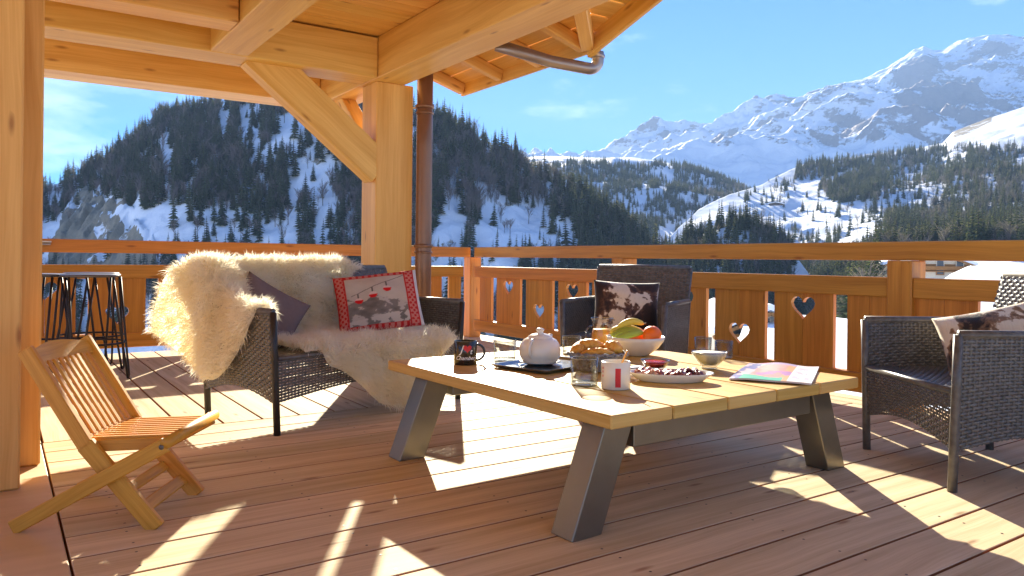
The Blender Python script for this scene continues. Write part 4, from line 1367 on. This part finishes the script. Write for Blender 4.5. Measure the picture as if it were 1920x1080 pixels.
def peak_fix(X, Y, Zz, rk, T, Pp):
    px, py = to_px(X, Y, Zz)
    n = fbm((X + .9 * Y) / 260, (Y - .35 * X) / 700, 23, 5)
    rk = np.clip(rk * .50 + (n - .5) * 1.0, -.5, .8) - .01 + .22 * smooth(Pp, .72, .98)
    for fpoly in FACES: rk = np.where(inside(fpoly, px + 14 * (fbm(X / 90, Y / 90, 91, 3) - .5), py + 14 * (fbm(X / 90, Zz / 90, 92, 3) - .5)), np.maximum(rk, .22) + .36, rk)
    return Zz, rk - .5 * smooth(py, 262, 285)
patch('mountain', peak, 900, 2600, 560, 300, M_PEAK, .75, 1.55, 1.12, peak_fix, 'high snowy rock mountain filling the right background')

# ------------------------------------------------------------------ trees
def leaf_mat(name, c1, c2, wl=.25):
    t = NT(name)
    rnd = t.n('ObjectInfo').outputs['Random']
    nz = t.noise(t.n('TexCoord').outputs['Object'], 9.0, 3)
    c = t.mix(t.math('ADD', t.math('MULTIPLY', rnd, .6), t.math('MULTIPLY', nz, .4)), c1, c2)
    d = t.n('BsdfDiffuse', {'Color': c}).outputs[0]
    tr = t.n('BsdfTranslucent', {'Color': t.mix(.5, c, (.26, .25, .07))}).outputs[0]
    t.surf(t.n('MixShader', {0: .34, 1: d, 2: tr}).outputs[0])
    return t.m
M_NEEDLE = leaf_mat('spruce_needles', (.046, .070, .050), (.115, .135, .062))
M_TWIG = leaf_mat('bare_twigs', (.19, .158, .165), (.30, .25, .24))
M_BARK = plain('bark', (.09, .065, .05), .9)
def conifer(seed, layers=15, wide=.19):
    r = random.Random(seed); v = []; f = []; mi = []
    n = 6
    for z, rad in ((-.04, .018), (.5, .011), (1.0, .002)):
        for k in range(n): v.append((rad * math.cos(6.283 * k / n), rad * math.sin(6.283 * k / n), z))
    for i in range(2):
        for k in range(n): f.append((i * n + k, i * n + (k + 1) % n, (i + 1) * n + (k + 1) % n, (i + 1) * n + k)); mi.append(1)
    for L in range(layers):
        q = L / (layers - 1); z = .07 + .90 * q ** .92
        R0 = wide * (1 - q) ** .85 + .012
        nb = max(5, int(13 - 7 * q))
        for b in range(nb):
            a = 6.283 * (b + r.random() * .8) / nb + L
            rr = R0 * r.uniform(.55, 1.18); zz = z + r.uniform(-.018, .018)
            dr = Vector((math.cos(a), math.sin(a), 0)); s = Vector((-dr.y, dr.x, 0)); w = rr * r.uniform(.26, .42)
            o = len(v); dp_ = rr * r.uniform(.25, .55)
            v += [Vector((0, 0, zz + .012)), dr * rr * .55 + s * w + Vector((0, 0, zz - dp_ * .55)), dr * rr + Vector((0, 0, zz - dp_ * .75)), dr * rr * .55 - s * w + Vector((0, 0, zz - dp_ * .55)), dr * rr * .55 + Vector((0, 0, zz - dp_ * .15))]
            f += [(o, o + 1, o + 4), (o + 1, o + 2, o + 4), (o + 2, o + 3, o + 4), (o + 3, o, o + 4)]; mi += [0] * 4
    me = mesh('conifer_tree', v, f, [M_NEEDLE, M_BARK])
    me.polygons.foreach_set('material_index', mi)
    return me
def bare_tree(seed):
    r = random.Random(seed); v = []; f = []
    def stick(p, q, w0, w1):
        p, q = Vector(p), Vector(q); d = q - p
        for s in (d.cross(Vector((0, 0, 1))), d.cross(Vector((1, .3, .2)))):
            if s.length < 1e-6: s = Vector((1, 0, 0))
            s.normalize(); o = len(v)
            v.extend([p - s * w0, p + s * w0, q + s * w1, q - s * w1]); f.append((o, o + 1, o + 2, o + 3))
    stick((0, 0, -.04), (0, 0, .5), .014, .009)
    for i in range(26):
        z = r.uniform(.22, .62); a = r.uniform(0, 6.28); L = r.uniform(.16, .36) * (1.1 - .4 * z)
        b = Vector((0, 0, z)); e = b + Vector((math.cos(a) * L * .62, math.sin(a) * L * .62, L * r.uniform(.7, 1.3)))
        stick(b, e, .006, .003)
        for k in range(5):
            c = b.lerp(e, r.uniform(.4, 1)); a2 = a + r.gauss(0, .9); l2 = L * r.uniform(.3, .6)
            stick(c, c + Vector((math.cos(a2) * l2 * .6, math.sin(a2) * l2 * .6, l2 * r.uniform(.3, 1))), .0038, .0015)
    return mesh('bare_tree', v, f, M_TWIG)
CONI = [conifer(1), conifer(2, 13, .165), conifer(3, 16, .22), conifer(4, 14, .15)]
BARE = [bare_tree(11), bare_tree(12), bare_tree(13)]
src_c = bpy.data.collections.new('conifer_kinds'); src_b = bpy.data.collections.new('bare_kinds')
for me in CONI: src_c.objects.link(bpy.data.objects.new('conifer_kind', me))
for me in BARE: src_b.objects.link(bpy.data.objects.new('bare_kind', me))
def scatter_group(name, collection):
    g = bpy.data.node_groups.new(name, 'GeometryNodeTree')
    g.interface.new_socket('Geometry', in_out='INPUT', socket_type='NodeSocketGeometry')
    g.interface.new_socket('Geometry', in_out='OUTPUT', socket_type='NodeSocketGeometry')
    N_ = g.nodes.new; Lk = g.links.new
    i, o = N_('NodeGroupInput'), N_('NodeGroupOutput')
    ci = N_('GeometryNodeCollectionInfo'); ci.inputs['Collection'].default_value = collection
    ci.inputs['Separate Children'].default_value = True; ci.inputs['Reset Children'].default_value = True
    ip = N_('GeometryNodeInstanceOnPoints'); ip.inputs['Pick Instance'].default_value = True
    rv = N_('FunctionNodeRandomValue'); rv.data_type = 'INT'
    for s in rv.inputs:
        if s.type == 'INT' and s.name == 'Max': s.default_value = 50
    a1, a2 = N_('GeometryNodeInputNamedAttribute'), N_('GeometryNodeInputNamedAttribute')
    a1.data_type = 'FLOAT_VECTOR'; a1.inputs['Name'].default_value = 'scl'
    a2.data_type = 'FLOAT_VECTOR'; a2.inputs['Name'].default_value = 'rot'
    Lk(i.outputs[0], ip.inputs['Points']); Lk(ci.outputs[0], ip.inputs['Instance'])
    Lk([s for s in rv.outputs if s.type == 'INT'][0], ip.inputs['Instance Index'])
    Lk(a1.outputs[0], ip.inputs['Scale']); Lk(a2.outputs[0], ip.inputs['Rotation'])
    Lk(ip.outputs[0], o.inputs[0])
    return g
GRP = {'c': scatter_group('scatter_conifers', src_c), 'b': scatter_group('scatter_bare', src_b)}
def forest(name, label, pts, kind, cat):
    """pts: list of (x, y, z, height, width factor)"""
    if not len(pts): return
    pts = np.array(pts)
    me = bpy.data.meshes.new(name)
    me.vertices.add(len(pts)); me.vertices.foreach_set('co', pts[:, :3].astype(np.float32).ravel())
    s = me.attributes.new('scl', 'FLOAT_VECTOR', 'POINT')
    s.data.foreach_set('vector', np.stack([pts[:, 3] * pts[:, 4], pts[:, 3] * pts[:, 4], pts[:, 3]], -1).astype(np.float32).ravel())
    r = me.attributes.new('rot', 'FLOAT_VECTOR', 'POINT')
    rr_ = np.zeros((len(pts), 3), np.float32); rr_[:, 2] = rng.uniform(0, 6.28, len(pts)); rr_[:, :2] = rng.normal(0, .03, (len(pts), 2))
    r.data.foreach_set('vector', rr_.ravel())
    o = link(name, me)
    m = o.modifiers.new('scatter', 'NODES'); m.node_group = GRP[kind]
    tag(o, label, cat, None, 'stuff')
    return o
def sample(hill, n, px0, px1, p0, p1, dens, h0, h1, bare):
    """random standing places on a slope; dens(px, py, p) -> chance, bare(px, py) -> chance of a leafless tree"""
    t = (rng.uniform(px0, px1, n) - 960) / FPX; p = rng.uniform(p0, p1, n) 
    X, Y, Zz = hill.z(t, p)
    px, py = to_px(X, Y, Zz)
    ok = rng.random(n) < dens(px, py, p)
    X, Y, Zz, px, py = (a[ok] for a in (X, Y, Zz, px, py))
    isb = rng.random(len(X)) < bare(px, py)
    h = rng.uniform(h0, h1, len(X)) * rng.choice([.7, 1, 1, 1.2], len(X))
    W3 = world_pts(X, Y, Zz - .3)
    out = {'c': [], 'b': []}
    for w, hh, b in zip(W3, h, isb):
        out['b' if b else 'c'].append((*w, hh * (.8 if b else 1), rng.uniform(.9, 1.3) if b else rng.uniform(.8, 1.25)))
    return out
def polys_mult(px, py, d, items):
    for poly, m in items: d = np.where(inside(poly, px, py), d * m, d)
    return d
OPEN = [([(404, 262), (408, 206), (430, 204), (428, 268)], .04), ([(440, 300), (446, 196), (492, 196), (486, 306)], .12), ([(500, 300), (508, 222), (560, 206), (590, 230), (545, 262), (520, 310), (462, 322), (470, 300)], .06),
        ([(195, 400), (350, 385), (356, 470), (195, 470)], .02), (CLIFF, .01), ([(70, 430), (118, 398), (110, 470), (70, 470)], .04), ([(252, 252), (262, 238), (296, 244), (284, 262)], .08),
        ([(884, 262), (902, 262), (925, 290), (900, 292)], .10), ([(812, 384), (872, 380), (874, 470), (812, 470)], .05), ([(904, 386), (990, 385), (1065, 420), (1085, 470), (884, 470)], .10),
        ([(350, 395), (470, 400), (470, 470), (350, 470)], .22), ([(470, 400), (620, 395), (640, 470), (470, 470)], .30), ([(560, 330), (640, 300), (660, 350), (590, 370)], .4)]
def d_bluff(px, py, p):
    clump = fbm(px / 34, py / 90, 41, 3)
    up = np.clip((330 - py) / 120, 0, 1) * (px < 420)
    d = np.clip((clump - .36 + .14 * up) * 4.2, .07, 1.0)
    d = np.where(py > 430, d * .5, d)
    d = np.where((px > 780) & (py < 388), np.maximum(d, .62), d)
    d = np.where(px > 1050, np.maximum(d * .7, .34), d)
    return polys_mult(px, py, d, OPEN)
def b_bluff(px, py):
    n = fbm(px / 60, py / 40, 51, 3)
    b = np.where(n > .50, .55, .22)
    b = np.where((px > 840) & (px < 1010) & (py > 310) & (py < 400), .8, b)
    b = np.where((px < 240) & (py < 380), .55, b)
    return np.where(px > 1050, .10, b)
S1 = sample(bluff, 18000, -120, 1330, .20, 1.03, d_bluff, 11, 20, b_bluff)
def d_ridge(px, py, p):
    d = np.clip((fbm(px / 25, py / 25, 61, 3) - .22) * 4, .15, 1) * (py > 306 + 6 * fbm(px / 12, px * 0, 5, 2))
    return polys_mult(px, py, d, [([(1232, 350), (1240, 318), (1262, 318), (1262, 350)], .35), ([(1225, 470), (1235, 425), (1262, 428), (1285, 470)], .02)])
S2 = sample(ridge, 14000, 880, 1440, .05, 1.0, d_ridge, 10, 16, lambda px, py: np.where((px > 1290) & (py > 350), .5, .12))
BELT = [[(1488, 340), (1494, 312), (1560, 300), (1640, 294), (1700, 284), (1790, 276), (1830, 282), (1930, 276), (2300, 270), (2300, 480), (1800, 480), (1762, 440), (1795, 392), (1778, 366), (1700, 376), (1660, 392), (1630, 380), (1560, 378), (1536, 364), (1542, 342), (1600, 330)],
        [(1640, 480), (1662, 412), (1740, 384), (1800, 384), (2300, 350), (2300, 480)], [(1200, 620), (1240, 470), (1640, 478), (1640, 620)]]
GLADE = [([(1548, 336), (1600, 314), (1612, 322), (1545, 344)], .04), ([(1650, 350), (1700, 312), (1740, 304), (1724, 350), (1700, 382), (1662, 378)], .35), ([(1760, 300), (1800, 280), (1815, 296), (1790, 312)], .2), ([(1885, 300), (1920, 296), (1920, 322), (1890, 322)], .1)]
def d_slope(px, py, p):
    d = np.zeros_like(px)
    for b in BELT: d = np.where(inside(b, px, py), .95, d)
    d = np.clip(d * np.clip((fbm(px / 30, py / 30, 71, 3) - .2) * 4, .3, 1), 0, 1)
    d = polys_mult(px, py, d, GLADE)
    op = (px > 1370) & (px < 1800) & (py > 338) & (py < 470)
    d = np.where(op, np.maximum(d, np.where(fbm(px / 26, py / 16, 95, 3) > .60, .16, .012)), d)
    return d
S3 = sample(slope, 27000, 1230, 2150, .02, 1.0, d_slope, 9, 16, lambda px, py: np.where(inside(SCRUB, px, py) | ((px > 1800) & (py < 400) & (py > 330)), .6, np.where(fbm(px / 50, py / 50, 81, 2) > .50, .50, .12)))
S4 = sample(knoll, 1300, 1230, 1490, .25, 1.05, lambda px, py, p: np.where(inside([(1310, 455), (1350, 440), (1400, 445), (1400, 475), (1310, 475)], px, py), .3, .9), 9, 15, lambda px, py: np.where(px > 1400, .4, .12))
# single conifers that stand apart: the nearest ones on the bluff become things of their own
con = sorted(S1['c'], key=lambda a: -a[3] / math.hypot(a[0] - CAM.x, a[1] - CAM.y))
front, rest = con[:90], con[90:]
def tree_thing(x, y, z, h, w, k, label, group, bare=False):
    o = link('bare_tree' if bare else 'conifer_tree', (BARE if bare else CONI)[k % (3 if bare else 4)], None, (x, y, z), (0, 0, k * 1.7))
    o.scale = (h * w, h * w, h)
    return tag(o, label, 'tree', group)
for k, a in enumerate(front): tree_thing(*a, k, 'tall dark conifer standing on the snowy wooded bluff behind the sofa', 'large conifers on the bluff')
forest('conifer_forest', 'dense dark conifers covering the bluff across the gorge', rest, 'c', 'forest')
forest('bare_wood', 'grey leafless trees between the conifers of the bluff', S1['b'], 'b', 'forest')
forest('conifer_forest', 'far conifers covering the ridge below the white bench', S2['c'], 'c', 'forest')
forest('bare_wood', 'brown leafless trees low on the far ridge', S2['b'], 'b', 'forest')
forest('conifer_forest', 'belts of conifers across the snow slope at the right', S3['c'], 'c', 'forest')
forest('bare_wood', 'brown leafless trees between the conifer belts at the right', S3['b'], 'b', 'forest')
forest('conifer_forest', 'close conifers filling the low knoll', S4['c'][120:], 'c', 'forest')
forest('bare_wood', 'brown leafless trees on the low knoll', S4['b'], 'b', 'forest')
for k, a in enumerate(S4['c']): 
    if k < 120: tree_thing(*a, k, 'green conifer on the low wooded knoll just above the right railing', 'conifers on the knoll')
# scattered trees on the open snow: photo pixel of the foot, height in metres, 1 = leafless
LONE = [(1384, 368, 9, 0), (1396, 370, 10, 0), (1406, 366, 9, 0), (1420, 362, 8, 0), (1428, 384, 13, 0), (1436, 380, 15, 0), (1448, 378, 13, 0), (1444, 360, 9, 0), (1456, 352, 9, 0), (1463, 354, 12, 0), (1476, 348, 13, 0), (1487, 342, 12, 0), (1457, 332, 6, 0), (1440, 340, 6, 0),
        (1504, 396, 15, 0), (1524, 414, 16, 0), (1495, 405, 9, 1), (1578, 428, 10, 0), (1607, 422, 12, 1), (1616, 418, 14, 0), (1632, 398, 13, 0), (1642, 400, 15, 0), (1622, 392, 10, 1), (1652, 392, 12, 0), (1674, 428, 13, 0), (1697, 406, 14, 0), (1688, 420, 10, 1), (1596, 392, 6, 1), (1580, 398, 7, 1), (1556, 402, 6, 1),
        (1478, 448, 12, 0), (1490, 450, 11, 0), (1503, 448, 7, 1), (1520, 446, 6, 1), (1618, 452, 8, 0), (1640, 450, 13, 0), (1550, 440, 5, 1), (1590, 384, 5, 0), (1816, 272, 9, 0), (1828, 272, 10, 0), (1770, 268, 7, 0), (1382, 350, 7, 1), (1394, 352, 7, 1), (1412, 348, 5, 0)]
pg_ = np.linspace(.01, 1.0, 500)
for k, (x0, y0, h, b) in enumerate(LONE):
    t = np.full(500, (x0 - 960) / FPX)
    X, Y, Zz = slope.z(t, pg_)
    px, py = to_px(X, Y, Zz)
    vis = np.maximum.accumulate(-py) <= -py + .01
    i = int(np.argmin(np.where(vis, np.abs(py - y0), 1e9)))
    w = world_pts(X[i:i + 1], Y[i:i + 1], Zz[i:i + 1])[0]
    tree_thing(w[0], w[1], w[2] - .2, h * .95, 1.15, k, ('leafless brown tree' if b else 'single dark conifer') + ' standing apart on the open snow slope at the right', 'bare trees on the open snow' if b else 'lone conifers on the open snow', bool(b))

# ------------------------------------------------------------------ chalets
M_PLASTER = plain('chalet_plaster', (.62, .54, .42), .85)
M_CHWOOD = plain('chalet_wood', (.32, .15, .05), .7, 0, .3, .2, 2.0)
M_ROOFSNOW = plain('roof_snow', (.86, .88, .92), .8)
M_PANE = plain('window_dark', (.05, .06, .08), .15)
def chalet(px, py, depth, w, d, h, label, turn=0.0, rise=.36):
    p = far(px, py, depth)
    root = tag(empty('chalet', p, math.atan2(RGT.y, RGT.x) + turn), label, 'house', 'chalets below the slope')
    obj('wall', *prism([(-w / 2, 0), (w / 2, 0), (w / 2, h), (0, h + w / 2 * rise), (-w / 2, h)], -d / 2, d / 2), M_PLASTER, root)
    box('gable_boarding', (-w / 2 - .05, -d / 2 - .12, h * .52), (w / 2 + .05, -d / 2 - .02, h * .98), M_CHWOOD, root, .01)
    rf = w / 2 + 1.0
    for s in (-1, 1):
        v = [(0, -d / 2 - 1.1, h + w / 2 * rise + .15), (s * rf, -d / 2 - 1.1, h - 1.0 * rise + .15), (s * rf, d / 2 + 1, h - 1.0 * rise + .15), (0, d / 2 + 1, h + w / 2 * rise + .15)]
        v += [(a, b, c + .45) for a, b, c in v]
        f = [(0, 1, 2, 3), (7, 6, 5, 4), (0, 4, 5, 1), (1, 5, 6, 2), (2, 6, 7, 3), (3, 7, 4, 0)]
        obj('roof', v, f, M_ROOFSNOW, root)
        v2 = [(0, -d / 2 - 1.15, h + w / 2 * rise - .12), (s * (rf + .05), -d / 2 - 1.15, h - 1.0 * rise - .12)]
        bar('barge_board', v2[0], v2[1], .08, .26, M_CHWOOD, root)
    for fl in range(2):
        for i in range(3):
            cx_ = -w / 2 + w * (i + .5) / 3; z0 = .7 + fl * h * .52
            wo = box('window', (cx_ - .65, -d / 2 - .20, z0 - .05), (cx_ + .65, -d / 2 - .13, z0 + 1.35), M_CHWOOD if fl == 0 else M_PLASTER, root, .01)
            pn = box('pane', (-.5, -.06, -.55), (.5, -.038, .55), M_PANE, None, .01)
            pn.parent = wo
    box('balcony', (-w / 2 - .2, -d / 2 - 1.0, h * .46), (w / 2 + .2, -d / 2 - .21, h * .46 + .18), M_CHWOOD, root, .01)
    bl = box('balcony_rail', (-w / 2 - .2, -d / 2 - 1.0, h * .46 + .35), (w / 2 + .2, -d / 2 - .93, h * .46 + 1.0), M_CHWOOD, root, .01)
chalet(1684, 528, 190, 8, 8, 4.4, 'plastered chalet with snowy roof seen between the rails left of the railing post', -.15)
chalet(1752, 522, 135, 9, 8, 2.6, 'timber chalet with rounded snowy roof just right of the railing post', -.3)
chalet(1386, 668, 58, 7.0, 6, 2.4, 'small pale house glimpsed through the low heart cut-out behind the table', .25)
hut = tag(empty('hay_hut', far(1455, 385, 820), .4), 'tiny dark hay hut on the open snow slope', 'hut')
obj('wall', *prism([(-7, 0), (7, 0), (7, 1.6), (0, 3.0), (-7, 1.6)], -4, 4), M_BARK, hut)
obj('roof', *prism([(-8, 1.3), (0, 3.1), (8, 1.3), (8, 2.0), (0, 3.8), (-8, 2.0)], -4.6, 4.6), M_ROOFSNOW, hut)

# ------------------------------------------------------------------ air
zmin = min(min(v.co.z for v in o.data.vertices) for o in col.objects if o.get('kind') == 'structure' and o.type == 'MESH' and o.parent is None)
hz = NT('haze_air')
pv = hz.n('VolumePrincipled', {'Color': (.40, .61, 1.0, 1), 'Density': 1.25e-4, 'Anisotropy': 0.0})
hz.t.links.new(pv.outputs[0], hz.out.inputs['Volume'])
hb = bmesh.new(); bmesh.ops.create_cube(hb, size=1)
hm = bpy.data.meshes.new('haze'); hb.to_mesh(hm); hb.free(); hm.materials.append(hz.m)
ho = link('haze', hm, None, (CAM.x, CAM.y, (1650 + zmin - 1) / 2))
ho.scale = (14600, 14600, 1650 - zmin + 1)
tag(ho, 'thin bluish winter haze filling the valley air', 'haze', None, 'stuff')
